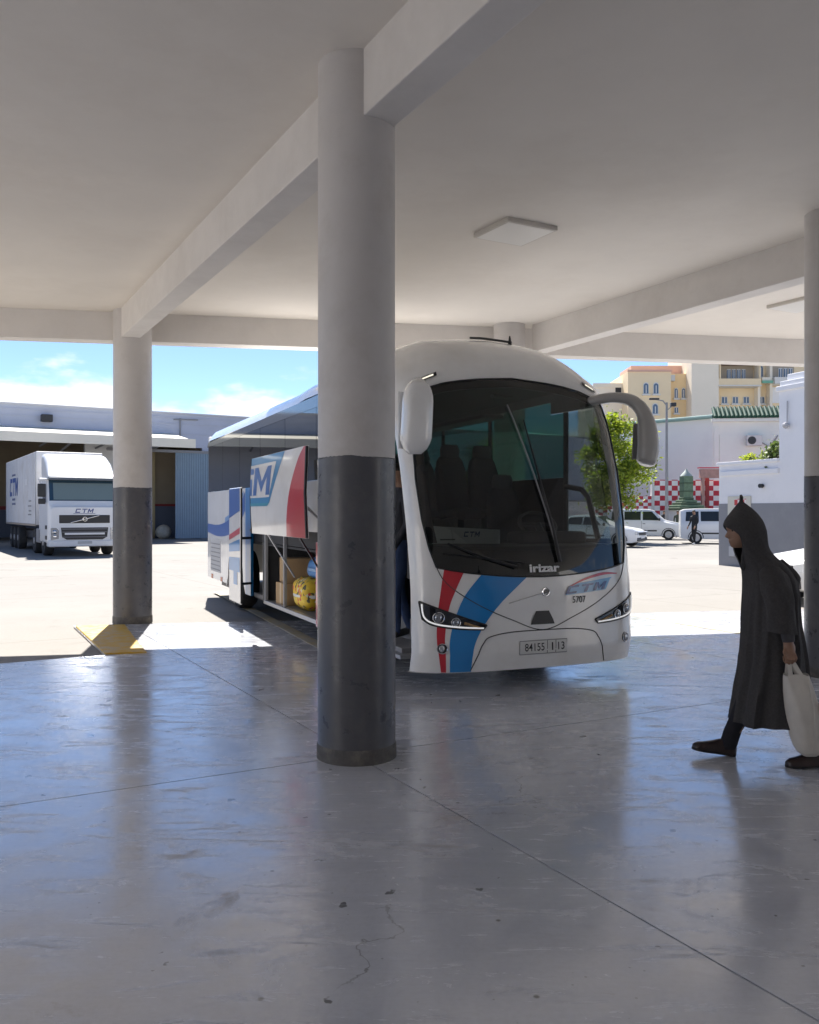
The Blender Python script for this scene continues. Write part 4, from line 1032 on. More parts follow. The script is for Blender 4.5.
# ------------------------------------------------------------------ cars and vans
def car_geo(st, hw_, mats, name, parent):
    """st: list of (y, zbelt, ztop, wtop) stations along the length; body shell below the belt and cabin above it"""
    rings = []
    for y, zb_, zt_, wt, wb, z0 in st:
        r = []
        pr = [(-wb*.96,z0),(-wb,z0+.12),(-wb,zb_-.14),(-wb*.975,zb_),(-wt*1.0,zt_-.10),(-wt*.9,zt_-.015),(-wt*.5,zt_),(0,zt_+.01)]
        pr = pr + [(-x, z) for x, z in reversed(pr[:-1])]
        rings.append([(x, y, z) for x, z in pr])
    return MB().loft(rings).build(name, mats, parent, smooth=35)
def van(name, loc, rz, label, kind='van', col=(.78,.78,.78)):
    e = empty(name, loc, rz); tag(e, label, 'van' if kind == 'van' else 'car', 'white vehicles parked beyond the yard')
    mw = M('van_white', col, .35, coat=.5)
    gd = glass('van_glass', (.10,.12,.13))
    if kind == 'van':
        H, Lc = 1.80, 4.35
        st = [(0.00,.72,.78,.60,.70,.38),(.06,.78,.86,.66,.80,.30),(.25,.88,.98,.72,.86,.26),(.95,1.00,1.13,.74,.89,.24),(1.12,1.05,1.20,.73,.90,.24),(1.70,1.10,1.72,.66,.90,.24),(2.05,1.12,H,.66,.90,.24),(3.6,1.12,H,.66,.90,.24),(4.15,1.10,H-.03,.66,.89,.24),(4.33,1.05,H-.10,.62,.86,.28),(4.35,1.0,1.55,.58,.80,.40)]
        ws_ = [(1.17,1.20),(1.72,1.72)]; wins = [((1.32,1.14),(2.30,1.16),(2.30,1.66),(1.80,1.66)), ((2.42,1.16),(3.35,1.16),(3.35,1.66),(2.42,1.66)), ((3.45,1.16),(4.10,1.16),(4.06,1.64),(3.45,1.66))]
        wheels = (.85, 3.60)
    else:
        H, Lc = 1.50, 4.1
        st = [(0.00,.62,.68,.60,.66,.36),(.06,.70,.76,.66,.78,.28),(.25,.80,.86,.70,.84,.22),(1.10,.92,1.00,.72,.87,.20),(1.25,.95,1.04,.70,.88,.20),(2.00,.98,1.44,.60,.88,.20),(2.4,1.0,H,.60,.88,.20),(3.3,1.0,1.46,.60,.88,.20),(3.95,.98,1.10,.62,.86,.22),(4.08,.90,.98,.60,.80,.30)]
        ws_ = [(1.32,1.06),(2.00,1.43)]; wins = [((1.65,1.02),(2.55,1.04),(2.55,1.40),(2.10,1.38)), ((2.63,1.04),(3.55,1.06),(3.25,1.38),(2.63,1.40))]
        wheels = (.80, 3.35)
    body = car_geo(st, .9, mw, 'body', e)
    wt = .66 if kind == 'van' else .60
    zb0 = ws_[0][1]
    MB().add([(-.66,ws_[0][0]-.01,ws_[0][1]-.01),(.66,ws_[0][0]-.01,ws_[0][1]-.01),(.56,ws_[1][0]-.05,ws_[1][1]+.01),(-.56,ws_[1][0]-.05,ws_[1][1]+.01)], [(0,1,2,3)]).build('windscreen', M('car_screen', (.05,.08,.09), .06, coat=.5), e)
    for s in (-1, 1):
        for w in wins:
            vs = []
            for y, z in w:
                zbelt = 1.11 if kind == 'van' else .99; top = (H-.10 if kind == 'van' else H-.10)
                k = max(0, min(1, (z-zbelt)/(top-zbelt))); x = .90*.975*(1-k)+wt*k
                vs.append((s*(x+.012), y, z))
            MB().add(vs, [(0,1,2,3)]).build('side_window', M('car_window', (.025,.03,.033), .07, coat=.3), e)
        for y in wheels:
            wh = MB().lathe([(.17,0),(.29,0),(.315,.03),(.315,.17),(.29,.2),(.17,.2)], 'X', (s*.90-.10 - .0 if s > 0 else -.91, y, .315), 20).build('wheel', m_rubber, e, smooth=True)
            MB().lathe([(.02,0),(.05,-.01),(.19,.0),(.20,.02)], 'X', (.915 if s > 0 else -.922, y, .315), 20).build('rim', m_rim, wh, smooth=True)
            MB().tube([(s*.905, y+.37*math.cos(t*PI/10), .315+.37*math.sin(t*PI/10)) for t in range(11)], .02, 5).build('arch_trim', m_black, e)
        MB().prism([(s*.50,.70 if kind != 'van' else .74),(s*.80,.74 if kind != 'van' else .78),(s*.80,.58 if kind != 'van' else .62),(s*.54,.60)], -.005, .10, 'Y').build('headlamp', M('car_lamp', (.6,.62,.65), .1, metal=.3), e)
        MB().box(s*.92 if s > 0 else -1.08, 1.08 if s > 0 else -.92, 1.30 if kind == 'van' else 1.42, 1.42 if kind == 'van' else 1.54, 1.12 if kind == 'van' else 1.0, 1.28 if kind == 'van' else 1.14).build('door_mirror', m_black, e, bevel=.03)
        MB().box(s*.903-.004, s*.903+.004, 1.5, 3.3, .50, .58).build('door_strip', m_black, e)
        MB().box(s*.905-.004, s*.905+.004, 2.36, 2.372, .35, 1.1).build('door_gap', m_black, e)
        MB().box(s*.905-.01, s*.905+.01, 2.15, 2.30, .93, .96).build('door_handle', m_black, e)
    MB().box(-.50,.50,-.012,.10,.56,.70).build('grille', m_black, e, bevel=.01)
    MB().box(-.70,.70,-.02,.10,.30,.46).build('bumper', M('bumper_grey', (.06,.06,.065), .6), e, bevel=.03)
    MB().box(-.26,.26,-.028,-.02,.42,.52).build('number_plate', m_lettw, e)
    return e
# local -Y is the nose; turned so the nose points right in the picture
van('parked_van', (16.1, 51.6, -.03), R(72), 'white high roofed van left of the standing man, nose to the right')
van('parked_van', (18.35, 45.0, -.03), R(76), 'white van right of the man in black, cut off by the white wall')
van('parked_car', (10.72, 40.5, -.03), R(58), 'white car nose with dark grille peeking out behind the coach', kind='car')
van('parked_car', (6.62, 15.8, -.03), R(-84), 'white car beside the white wall half hidden by the right column', kind='car')

# ------------------------------------------------------------------ walls and buildings on the right
m_wall = M('wall_white', (.80,.80,.82), .7, var=.03, scale=.8, dirt=(.66,.66,.68), dscale=.9, damt=.4)
m_wgrey = M('wall_grey', (.235,.24,.26), .6, var=.06, scale=1.5, dirt=(.33,.33,.34), dscale=1.2, damt=.5)
aw = empty('annex', (9.5, 27.0, -.03), R(20)); tag(aw, 'white annex with grey painted base and raised right part', 'building')
# local y runs towards the viewer (negative)
bx('low_wall', m_wall, aw, 0, .3, -2.5, 0, 1.88, 3.05)
bx('low_wall', m_wgrey, aw, -.012, .3, -9.5, 0, 0, 1.88)
bx('end_wall', m_wall, aw, .3, 6.0, -.3, 0, 0, 3.05)
bx('high_wall', m_wall, aw, 0, .3, -9.5, -2.5, 1.88, 5.0)
bx('high_wall', m_wall, aw, .3, 5, -2.8, -2.5, 2.7, 5.0)
bx('coping', m_wall, aw, -.06, .36, -2.5, .06, 3.05, 3.14, .01)
bx('cornice', m_wall, aw, -.06, -.001, -2.5, -.1, 2.72, 2.86, .008)
bx('coping', m_wall, aw, -.07, .40, -9.5, -2.44, 5.0, 5.14, .015)
bx('coping', m_wall, aw, -.03, .36, -9.5, -2.56, 5.14, 5.27, .015)
bx('coping', m_wall, aw, .05, .30, -9.5, -2.75, 5.27, 5.45, .015)
bx('terrace', m_grey, aw, .3, 5.9, -9.5, -.3, 2.6, 2.66)
wd = bx('window', M('window_reveal', (.62,.60,.52), .6), aw, -.03, -.013, -1.4, -.42, 1.45, 2.10)
MB().box(-.036,-.031,-1.22,-.72,1.50,2.02).build('pane', mat_checker('tile_panel', (.55,.06,.06), (.75,.72,.70), 7, 6, 'YZ'), wd)
bx('meter_box', M('meter', (.42,.43,.45), .6), aw, -.06, -.013, -.75, -.5, .30, .6, .01)
lamp = MB(); lamp.tube([(-.02,-1.88,2.38),(-.14,-1.88,2.38)], .06, 8); lamp.build('wall_spot', m_black, aw)
mb = MB(); mb.tube([(-.04,-2.85,4.7),(-.05,-2.85,4.1)], .02, 6); mb.ball((-.10,-2.85,4.02), .09, 10); mb.build('security_camera', M('cam_grey', (.42,.42,.44), .4), aw)
# plants on the terrace
def leaf_cloud(name, centers, n, size, mats, parent, seed):
    rnd = random.Random(seed); mb = MB()
    for _ in range(n):
        c, r = centers[rnd.randrange(len(centers))]
        d = Vector((rnd.gauss(0,.6), rnd.gauss(0,.6), rnd.gauss(0,.6)))
        p = Vector(c) + Vector((d.x*r, d.y*r, d.z*r*.85))
        a = Vector((rnd.gauss(0,1), rnd.gauss(0,1), rnd.gauss(0,.6))).normalized(); b = a.orthogonal().normalized()
        b = (Matrix.Rotation(rnd.uniform(0, 2*PI), 3, a) @ b)
        s = size*rnd.uniform(.6, 1.4)
        mb.add([p-a*s, p+b*s*.45, p+a*s, p-b*s*.45], [(0,1,2,3)], rnd.randrange(len(mats)))
    o = mb.build(name, mats, parent)
    return o
def leafmat(name, c):
    if name in MATS: return MATS[name]
    m = bpy.data.materials.new(name); m.use_nodes = True; n, l = m.node_tree.nodes, m.node_tree.links
    b = n['Principled BSDF']; b.inputs['Base Color'].default_value = (*c, 1); b.inputs['Roughness'].default_value = .55
    t = n.new('ShaderNodeBsdfTranslucent'); t.inputs[0].default_value = (c[0]*1.5, c[1]*1.5, c[2]*.8, 1)
    mx = n.new('ShaderNodeMixShader'); mx.inputs[0].default_value = .45
    l.new(b.outputs[0], mx.inputs[1]); l.new(t.outputs[0], mx.inputs[2]); l.new(mx.outputs[0], n['Material Output'].inputs['Surface'])
    MATS[name] = m; return m
LV = [leafmat('leaf_a', (.26,.33,.03)), leafmat('leaf_b', (.18,.25,.025)), leafmat('leaf_c', (.34,.38,.05)), leafmat('leaf_d', (.11,.16,.02))]
LD = [leafmat('shrub_a', (.09,.13,.05)), leafmat('shrub_b', (.13,.16,.08)), leafmat('shrub_c', (.05,.08,.03))]
def shrub(loc, r, n, label, seed, mats=LD, cat='plant', size=.07):
    e = empty('potted_shrub', loc); tag(e, label, cat, 'terrace shrubs')
    rnd = random.Random(seed)
    leaf_cloud('foliage', [((rnd.uniform(-r,r), rnd.uniform(-r,r), r*.9+rnd.uniform(-.3,.5)*r), r*.6) for _ in range(5)], n, size, mats, e, seed)
    mb = MB()
    for k in range(4): mb.tube([(0,0,0),(rnd.uniform(-.3,.3)*r, rnd.uniform(-.3,.3)*r, r*.8)], [.02,.008], 5)
    mb.build('stem', M('bark', (.10,.075,.05), .9, var=.3, scale=12), e)
    MB().lathe([(.10,-.22),(.15,0),(.155,.02),(.13,.02)], n=16).build('pot', M('terracotta', (.33,.14,.08), .8), e, smooth=True)
shrub((10.35, 26.2, 2.9), .30, 260, 'thin light green shrub at the left end of the terrace', 3, [LV[0], LV[2], LD[1]])
shrub((10.7, 25.5, 2.9), .40, 520, 'dark grey green shrub in the middle of the terrace row', 4)
shrub((10.95, 25.0, 2.9), .42, 560, 'tallest terrace shrub right against the raised wall', 5)

# middle building with green tiled eaves
mbd = empty('hall_building', (25.5, 68.0, -.03), R(-8)); tag(mbd, 'large pale windowless building with green tiled eaves', 'building')
m_hall = M('hall_white', (.76,.78,.73), .7, var=.03, scale=.4, dirt=(.60,.61,.60), dscale=.3, damt=.4)
bx('wall', m_hall, mbd, -2.0, 14, 0, .4, 0, 9.15)
bx('wall_panel', m_hall, mbd, -1.5, 5.2, -.06, -.001, 0, 7.6)
bx('pilaster', m_hall, mbd, 4.6, 5.1, -.14, -.061, 0, 7.9)
bx('pilaster', m_hall, mbd, -1.9, -1.55, -.1, -.001, 0, 8.2)
bx('cornice', m_hall, mbd, -2.1, 14, -.35, -.001, 8.6, 8.85, .02)
MB().prism([(-2.0,.0),(-9.5,5.5),(-9.3,5.9),(-2.0,.42)], 0, 8.9, 'Z').build('wall', m_hall, mbd)
m_tile = M('green_tile', (.014,.075,.05), .7, var=.2, scale=4)
mb = MB()
for k in range(36):
    x = -1.9 + k*.32; mb.tube([(x,-.55,8.95),(x,.35,9.75)], .13, 8)
tl = mb.build('roof_tiles', m_tile, mbd, smooth=True); tl['kind'] = 'stuff'
mb = MB(); mb.prism([(-.45,8.92),(.4,9.70),(.4,9.55),(-.45,8.86)], -2.0, 14, 'X'); mb.build('eaves', m_tile, mbd)
MB().tube([(-2.05,-.3,9.0),(-9.5,5.2,8.95)], .16, 8).build('eaves', M('pale_green_tile', (.22,.36,.32), .5), mbd)
ac = MB().box(0.4,1.5,-.75,-.15,6.7,7.5).build('air_conditioner', M('ac_white', (.6,.6,.58), .5), mbd, bevel=.03)
MB().lathe([(.02,-.77),(.30,-.77),(.31,-.74)], 'Y', (.75,0,7.1), 20).build('fan_grille', m_black, ac)
MB().tube([(1.5,-.3,7.0),(2.2,-.2,6.6),(2.8,-.1,7.5)], .05, 6).build('pipe', m_grey, ac)

# checkered wall
cw = empty('checkered_wall', (16.4, 60.5, -.03), R(3)); tag(cw, 'red and white chequered boundary wall behind the vans', 'wall')
m_chk = mat_checker('red_white_check', (.50,.025,.05), (.80,.78,.78), 2.4, 2.9)
MB().box(.4,12,0,.25,0,3.85).build('wall_panel', m_chk, cw)
MB().box(-3.6,.38,.04,.25,0,2.75).build('wall_panel', mat_checker('red_white_fine', (.50,.03,.05), (.78,.76,.76), 3.2, 4.4), cw)
MB().box(.25,.42,-.08,.3,0,3.95).build('pier', M('pier_pale', (.62,.62,.60), .7), cw)
MB().box(4.0,4.25,-.1,.3,0,4.4).build('pier', M('dado_red', (0,0,0)), cw)
gt = empty('gate_arch', (21.0, 60.0, -.03)); tag(gt, 'rusty pink gate beam on posts above the chequered wall', 'gate')
bx('beam', M('rust_pink', (.46,.26,.22), .8, var=.2), gt, -1.2, 1.2, -.2, .2, 3.95, 4.55)
bx('rail', m_red, gt, -1.3, 1.3, -.25, .25, 4.60, 4.68)
for x in (-1.1, 1.0): bx('post', M('rust_pink', (0,0,0)), gt, x, x+.18, -.15, .15, 0, 3.949)
# green tiled kiosk
ks = empty('kiosk', (18.4, 58.5, -.03), R(10)); tag(ks, 'small kiosk with green tiled pyramid roof and turret', 'kiosk')
MB().box(-.85,.85,-.85,.85,0,1.75).build('base', M('kiosk_white', (.62,.62,.60), .7), ks)
for k in range(5):
    s = 1.0-.16*k; MB().box(-s,s,-s,s,1.752+.17*k,1.752+.17*k+.165).build('roof_course', M('kiosk_green', (.13,.20,.12), .6, var=.3, scale=6) if k % 2 else M('kiosk_green_dark', (.07,.11,.06), .6, var=.3, scale=6), ks, bevel=.03)
MB().box(-.32,.32,-.32,.32,2.605,4.0).build('turret', M('kiosk_green', (0,0,0)), ks)
for z in (2.95, 3.5): MB().box(-.35,.35,-.35,.35,z,z+.1).build('turret_band', M('kiosk_green_dark', (0,0,0)), ks)
MB().lathe([(.40,4.002),(.34,4.12),(.16,4.3),(.03,4.5)], n=16).build('turret_cap', M('cap_grey_green', (.35,.40,.36), .6), ks, smooth=True)

# apartment blocks
m_cream = M('apartment_cream', (.86,.69,.45), .8, var=.04, scale=.3, dirt=(.74,.58,.38), dscale=.25, damt=.5)
m_pale = M('apartment_pale', (.86,.77,.63), .8, var=.04, scale=.3)
m_pink = M('apartment_pink', (.66,.42,.33), .8, var=.05, scale=.3)
m_win = M('apartment_glass', (.10,.14,.20), .12, coat=.3)
m_fr = M('apartment_frame', (.72,.70,.66), .6)
YA = 110.0
ap = empty('apartment_block', (0, YA, -.03)); tag(ap, 'cream apartment block with arched windows and long balcony', 'building')
def ax(px): return (px-409.5)/FPX*YA
def az(py): return CAM_H + (512-py)/FPX*YA
def ablk(name, mat, x0, x1, ytop, dy=0.0, depth=10.0):
    return bx(name, mat, ap, ax(x0), ax(x1), dy, dy+depth, 0, az(ytop))
def awin(wall, x0, x1, y0, y1, dy, arch=False):
    xa, xb, za, zb_ = ax(x0), ax(x1), az(y1), az(y0)
    pts = [(xa,za),(xb,za),(xb,zb_)] + ([( (xa+xb)/2+(xb-xa)/2*math.cos(t), zb_+(xb-xa)/2*math.sin(t)) for t in [PI*k/8 for k in range(1,8)]] if arch else []) + [(xa,zb_)]
    f = MB().prism([(x*1.0, z) for x, z in pts], dy-.12, dy+.02, 'Y').build('window', m_fr, wall)
    cx, cz = (xa+xb)/2, (za+zb_)/2
    MB().prism([(cx+(x-cx)*.82, cz+(z-cz)*.86) for x, z in pts], dy-.15, dy-.125, 'Y').build('pane', m_win, f)
    MB().box(cx-.05,cx+.05,dy-.18,dy-.152,za+.1,zb_-.05).build('mullion', m_fr, f)
    MB().box(xa-.15,xb+.15,dy-.35,dy-.001,za-.18,za-.02).build('sill', m_fr, f)
w1 = ablk('wall', m_pale, 598, 628, 381, 3.0)
bx('parapet', m_pale, w1, ax(598), ax(628), 2.9, 3.0, az(384), az(379.5))
awin(w1, 610, 613, 394, 400, 3.0); bx('recess_panel', m_dark, w1, ax(621), ax(627), 2.95, 2.999, az(392), az(384))  # flat dark panel on the wall, shade of a recess as its colour
w2 = ablk('wall', m_cream, 628, 671, 371, 0)
w2b = ablk('wall', M('apartment_ochre', (.84,.62,.34), .8, var=.05, scale=.3), 671, 689, 372, 1.2)
bx('roof_room', m_pink, w2, ax(637), ax(689), 3, 9, az(380), az(361.5))
bx('parapet', m_pink, w2, ax(627.5), ax(671.5), -.15, .2, az(371.5), az(369.5))
for x in (643, 653): awin(w2, x, x+5.6, 385, 394, 0, True)
awin(w2, 652, 658, 406, 414, 0, True)
for x in (677, 684.5): awin(w2b, x, x+3.6, 388, 397, 1.2, True)
MB().box(ax(669),ax(676),.4,1.15,az(380),az(374)).build('air_conditioner', M('ac_white', (0,0,0)), w2b)
awin(w2b, 677, 681, 406, 412, 1.2)
w3 = ablk('wall', m_pale, 689, 716, 350, -1.0)
w4 = ablk('wall', m_cream, 716, 812, 350, 1.0)
# loggia storey
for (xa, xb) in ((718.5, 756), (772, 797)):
    bx('recess_panel', M('loggia_shade', (.42,.35,.27), .8), w4, ax(xa), ax(xb), .85, .999, az(378.5), az(362))  # flat panels before the wall, loggia shade painted as a darker cream
for x in (729, 734, 739, 744): awin(w4, x, x+3.8, 368, 378, .84)
awin(w4, 761, 766, 366, 376, 1.0, True)
for x in (781, 786, 791): awin(w4, x, x+4.0, 367, 377, .84)
bal = bx('balcony', m_cream, w4, ax(716), ax(758), -1.0, .9, az(386), az(379.5))
bx('balcony_slab', m_fr, bal, ax(715.5), ax(758.5), -1.1, .95, az(387), az(386))
bx('balcony_roof', M('roof_brown', (.20,.14,.10), .8), w4, ax(716), ax(758), -.8, .9, az(364.5), az(362.5))
for x in (717, 756.5): bx('balcony_post', m_cream, w4, ax(x), ax(x+1.4), -.9, -.6, az(379.5), az(364.5))
bx('pilaster', m_pale, w4, ax(757), ax(759.5), -.3, .99, 0, az(357))
bx('pilaster', m_pale, w4, ax(769), ax(771.5), -.3, .99, 0, az(357))
bal2 = bx('balcony', m_pale, w4, ax(759.6), ax(769), -.8, .9, az(383), az(378))
bx('awning', M('awning_green', (.18,.42,.30), .6), w4, ax(759), ax(769.5), -1.1, -.81, az(384), az(381.5))
bal3 = bx('balcony', m_fr, w4, ax(771.6), ax(800), -1.0, .9, az(384.5), az(378))
for x in (724, 735, 746, 761.5): awin(w4, x, x+6, 395.5, 402.5, 1.0)
bx('recess_panel', M('wall_white', (0,0,0)), w4, ax(772), ax(784), .85, .998, az(402), az(386))

# lamp post
lp = empty('street_lamp', (15.9, 54.4, -.03)); tag(lp, 'tall thin grey street lamp post in front of the pale building', 'street lamp')
MB().tube([(0,0,0),(0,0,4.5),(0,0,8.4)], [.12,.09,.07], 10).build('post', m_grey, lp, smooth=True)
MB().tube([(0,0,8.2),(-.25,-.05,8.5),(-.85,-.1,8.6)], .04, 8).build('arm', m_grey, lp, smooth=True)
MB().box(-1.1,-.5,-.2,.02,8.55,8.66).build('lamp_head', m_black, lp, bevel=.03)
MB().tube([(0,0,7.9),(.35,-.05,8.2)], .03, 6).build('arm', m_grey, lp); MB().box(.22,.55,-.2,.1,8.15,8.38).build('lamp_head', m_black, lp, bevel=.03)

# tree behind the coach
tr_ = empty('tree', (11.2, 47.5, -.03)); tag(tr_, 'bright green leafy tree right behind the coach', 'tree')
mb = MB(); mb.tube([(0,0,0),(.05,0,1.0),(-.05,.05,2.0),(0,0,2.8)], [.20,.16,.14,.10], 10)
rnd = random.Random(12); cents = []
for k in range(9):
    a = 2*PI*k/9 + rnd.uniform(-.3,.3); r = rnd.uniform(.5,1.5); z = rnd.uniform(3.0,5.4)
    tip = (r*math.cos(a), r*math.sin(a), z); mb.tube([(0,0,rnd.uniform(1.8,2.6)), (tip[0]*.45, tip[1]*.45, z*.75), tip], [.07,.045,.02], 6)
    cents.append((tip, rnd.uniform(.5,.85)))
mb.build('trunk', M('bark', (0,0,0)), tr_, smooth=True)
for k in range(44):
    a = rnd.uniform(0,2*PI); z = rnd.uniform(2.2,6.5); rr = 1.75*math.sqrt(max(.05, 1-((z-4.0)/2.6)**2))*rnd.uniform(.3,1.0)
    cents.append(((rr*math.cos(a), rr*math.sin(a), z), rnd.uniform(.3,.62)))
leaf_cloud('crown', cents, 17000, .10, LV, tr_, 21)
tr2 = empty('tree', (6.0, 66.0, -.03)); tag(tr2, 'green tree glimpsed through the coach cab windows', 'tree')
mb = MB(); mb.tube([(0,0,0),(0,0,1.5),(0,0,3.5)], [.22,.18,.1], 8); mb.build('trunk', M('bark', (0,0,0)), tr2, smooth=True)
leaf_cloud('crown', [((rnd.uniform(-2,2), rnd.uniform(-2,2), rnd.uniform(3,7)), rnd.uniform(.6,1.0)) for _ in range(24)], 5000, .12, LV, tr2, 5)
# boundary wall behind the coach
bw_ = empty('boundary_wall', (-9, 63, -.03), R(6)); tag(bw_, 'low pale boundary wall behind the coach', 'wall')
bx('wall', m_wall, bw_, 0, 24.5, 0, .3, 0, 2.4); bx('coping', m_wgrey, bw_, -.05, 24.5, -.05, .35, 2.4, 2.5)

# ------------------------------------------------------------------ people
m_skin = M('skin', (.30,.17,.11), .5, var=.08, scale=20)
m_hair = M('hair', (.015,.012,.01), .6)
def seg_dist(p, a, b):
    ab = b-a; t = max(0, min(1, (p-a).dot(ab)/max(1e-9, ab.length_squared))); return (p-(a+ab*t)).length
def bystander(loc, rz, label, shirt, legs, shoes=(.03,.03,.03), hat=None, stride=0.0, armfwd=0.0, scale=1.0, lean=0.0):
    J = dict(pel=((0,0,.95),.13), sp=((0,-.0,1.14),.125), ch=((0,-.01-lean*.5,1.34),.15), nk=((0,-.01-lean,1.50),.055), hd=((0,-.03-lean,1.57),.075), h2=((0,-.04-lean,1.65),.098), h3=((0,-.03-lean,1.735),.06))
    for s, k in ((1,'l'), (-1,'r')):
        st = stride*s
        J.update({'hip'+k:((.09*s,0,.88),.095), 'kn'+k:((.10*s,-.04-st*.5,.50),.062), 'an'+k:((.10*s,.03-st,.09),.042), 'to'+k:((.11*s,-.15-st,.04),.038),
                  'sh'+k:((.19*s,-.01-lean*.6,1.41),.062), 'el'+k:((.235*s,.03-armfwd*.3,1.14),.048), 'wr'+k:((.22*s,-.04-armfwd,.92),.034), 'ha'+k:((.215*s,-.08-armfwd*1.1,.84),.036), 'fi'+k:((.21*s,-.10-armfwd*1.1,.77),.02)})
    names = list(J); idx = {n: i for i, n in enumerate(names)}
    E = [('pel','sp'),('sp','ch'),('ch','nk'),('nk','hd'),('hd','h2'),('h2','h3')]
    for k in 'lr': E += [('pel','hip'+k),('hip'+k,'kn'+k),('kn'+k,'an'+k),('an'+k,'to'+k),('ch','sh'+k),('sh'+k,'el'+k),('el'+k,'wr'+k),('wr'+k,'ha'+k),('ha'+k,'fi'+k)]
    vs, fs = skin_geo([J[n][0] for n in names], [(idx[a], idx[b]) for a, b in E], [J[n][1] for n in names], 0, 2)
    part = []
    for a, b in E:
        c = 0
        if b[:2] in ('kn','an') or (a, b[:3]) == ('pel','hip'): c = 1
        if b[:2] == 'to': c = 2
        if b in ('hd','h2') or b[:2] in ('ha','fi'): c = 3
        if b == 'h3': c = 4
        part.append((Vector(J[a][0]), Vector(J[b][0]), c))
    mb = MB()
    mi = []
    for f in fs:
        p = sum((Vector(vs[i]) for i in f), Vector())/len(f)
        c = min(part, key=lambda s: seg_dist(p, s[0], s[1]))[2]
        if p.z > 1.60 and p.y > -.04-lean: c = 4
        mi.append(c)
    mb.v = [tuple(v) for v in vs]; mb.f = fs; mb.m = mi
    nm = label.replace(' ', '_')
    o = mb.build('person', [M('cloth_top_'+nm, shirt, .8, var=.2, scale=12), M('cloth_leg_'+nm, legs, .85, var=.2, scale=12), M('shoe_'+nm, shoes, .5), m_skin, m_hair], None, smooth=True)
    o.location = loc; o.rotation_euler = (0,0,rz); o.scale = (scale,)*3
    # face
    for s in (1, -1): MB().ball((.035*s, -.125-lean, 1.655), .013, 8).build('eye', M('eye_dark', (.02,.015,.012), .2), o, smooth=True)
    MB().ball((0,-.135-lean,1.625), (.016,.022,.028), 8).build('nose', m_skin, o, smooth=True)
    tag(o, label, 'person', 'people in the yard')
    return o
bystander((14.05, 43.4, -.03), R(-60), 'person in black jacket and trousers standing between the white vans', (.02,.02,.022), (.018,.018,.02), stride=.12, armfwd=.15, shoes=(.5,.5,.5))
bystander((15.9, 55.0, -.03), R(20), 'person in dark clothes behind the bonnet of the left van', (.022,.022,.025), (.03,.03,.035))
bystander((16.9, 55.4, -.03), R(-20), 'person in olive jacket beside the kiosk', (.07,.085,.06), (.03,.03,.03))
p = bl(.22, 1.06, .347)
dp = bystander(p, R(23-95), 'person in dark padded jacket and jeans climbing in at the coach door', (.022,.024,.032), (.03,.055,.13), stride=.10, armfwd=.1)

# the hooded walker in the foreground
YP = 5.75; K = YP/FPX
def wx(px): return (px-409.5)*K
def wz(py): return CAM_H + (512-py)*K
walker = empty('person', (wx(765), YP, 0)); tag(walker, 'person in dark hooded djellaba walking left with a white tote bag', 'person')
OX = wx(765)
def pv(px, py, dy=0.0):
    k = (YP+dy)/FPX; return Vector(((px-409.5)*k-OX, dy, CAM_H+(512-py)*k))
m_robe = M('robe_wool', (.064,.060,.061), .95, var=.25, scale=70, bump=.7, bscale=260)
# ---- body: head, neck, torso, legs, arm and hand as one continuous surface
B = MB()
HC = pv(746, 530)
def head_ring(zf):
    # zf 0 chin .. 1 crown ; face looks towards -X
    half = interp(zf, [0,.06,.15,.3,.45,.6,.75,.88,.96,1], [.028,.045,.062,.074,.082,.088,.088,.075,.050,.012])
    wid = interp(zf, [0,.06,.15,.3,.45,.6,.75,.88,.96,1], [.022,.038,.052,.062,.068,.074,.074,.062,.042,.012])
    cx = interp(zf, [0,.15,.3,.5,1], [-.028,-.016,-.006,.0,.006])
    fr = interp(zf, [0,.04,.10,.15,.19,.21,.24,.27,.30,.34,.38,.44,.52,.58,.66,.8,1], [.006,.012,.010,.004,.010,.006,.011,.006,.012,.034,.030,.018,.004,.010,.007,0,0])
    ring = []
    for k in range(36):
        t = 2*PI*k/36; w = math.exp(-((t-PI)/(.22 if .26 < zf < .5 else .5))**2)
        eye = 0
        if .46 < zf < .58: eye = .010*math.exp(-((abs(t-PI)-.42)/.18)**2)
        ring.append((cx + (half - eye)*math.cos(t) - fr*w, wid*math.sin(t), zf*.225))
    return ring
hm = Matrix.Translation(HC + Vector((-.020,0,-.112))) @ Matrix.Rotation(R(-6), 4, 'Y')
rings = [[tuple(hm @ Vector(p)) for p in head_ring(z)] for z in [0,.02,.05,.08,.11,.14,.17,.19,.205,.22,.24,.255,.27,.29,.31,.33,.35,.38,.41,.44,.48,.52,.56,.6,.66,.74,.82,.9,.95,.985,1]]
B.loft(rings)
J = [pv(772,650), pv(768,610), pv(766,580), pv(756,560), pv(750,546),
     pv(770,655,-.08), pv(752,693,-.02), pv(729.5,744,.02),                     # leading leg
     pv(778,655,-.10), pv(790,700,-.16), pv(806,752,-.22),                    # trailing leg
     pv(776,578,-.16), pv(785,610,-.26), pv(788,641,-.27), pv(789.5,650,-.27),  # near arm
     pv(772,580,.13), pv(774,612,.18), pv(768,640,.16)]
rad = [.11,.10,.095,.05,.05, .08,.05,.032, .08,.05,.032, .045,.040,.030,.034, .045,.040,.03]
ed = [(0,1),(1,2),(2,3),(3,4),(0,5),(5,6),(6,7),(0,8),(8,9),(9,10),(2,11),(11,12),(12,13),(13,14),(2,15),(15,16),(16,17)]
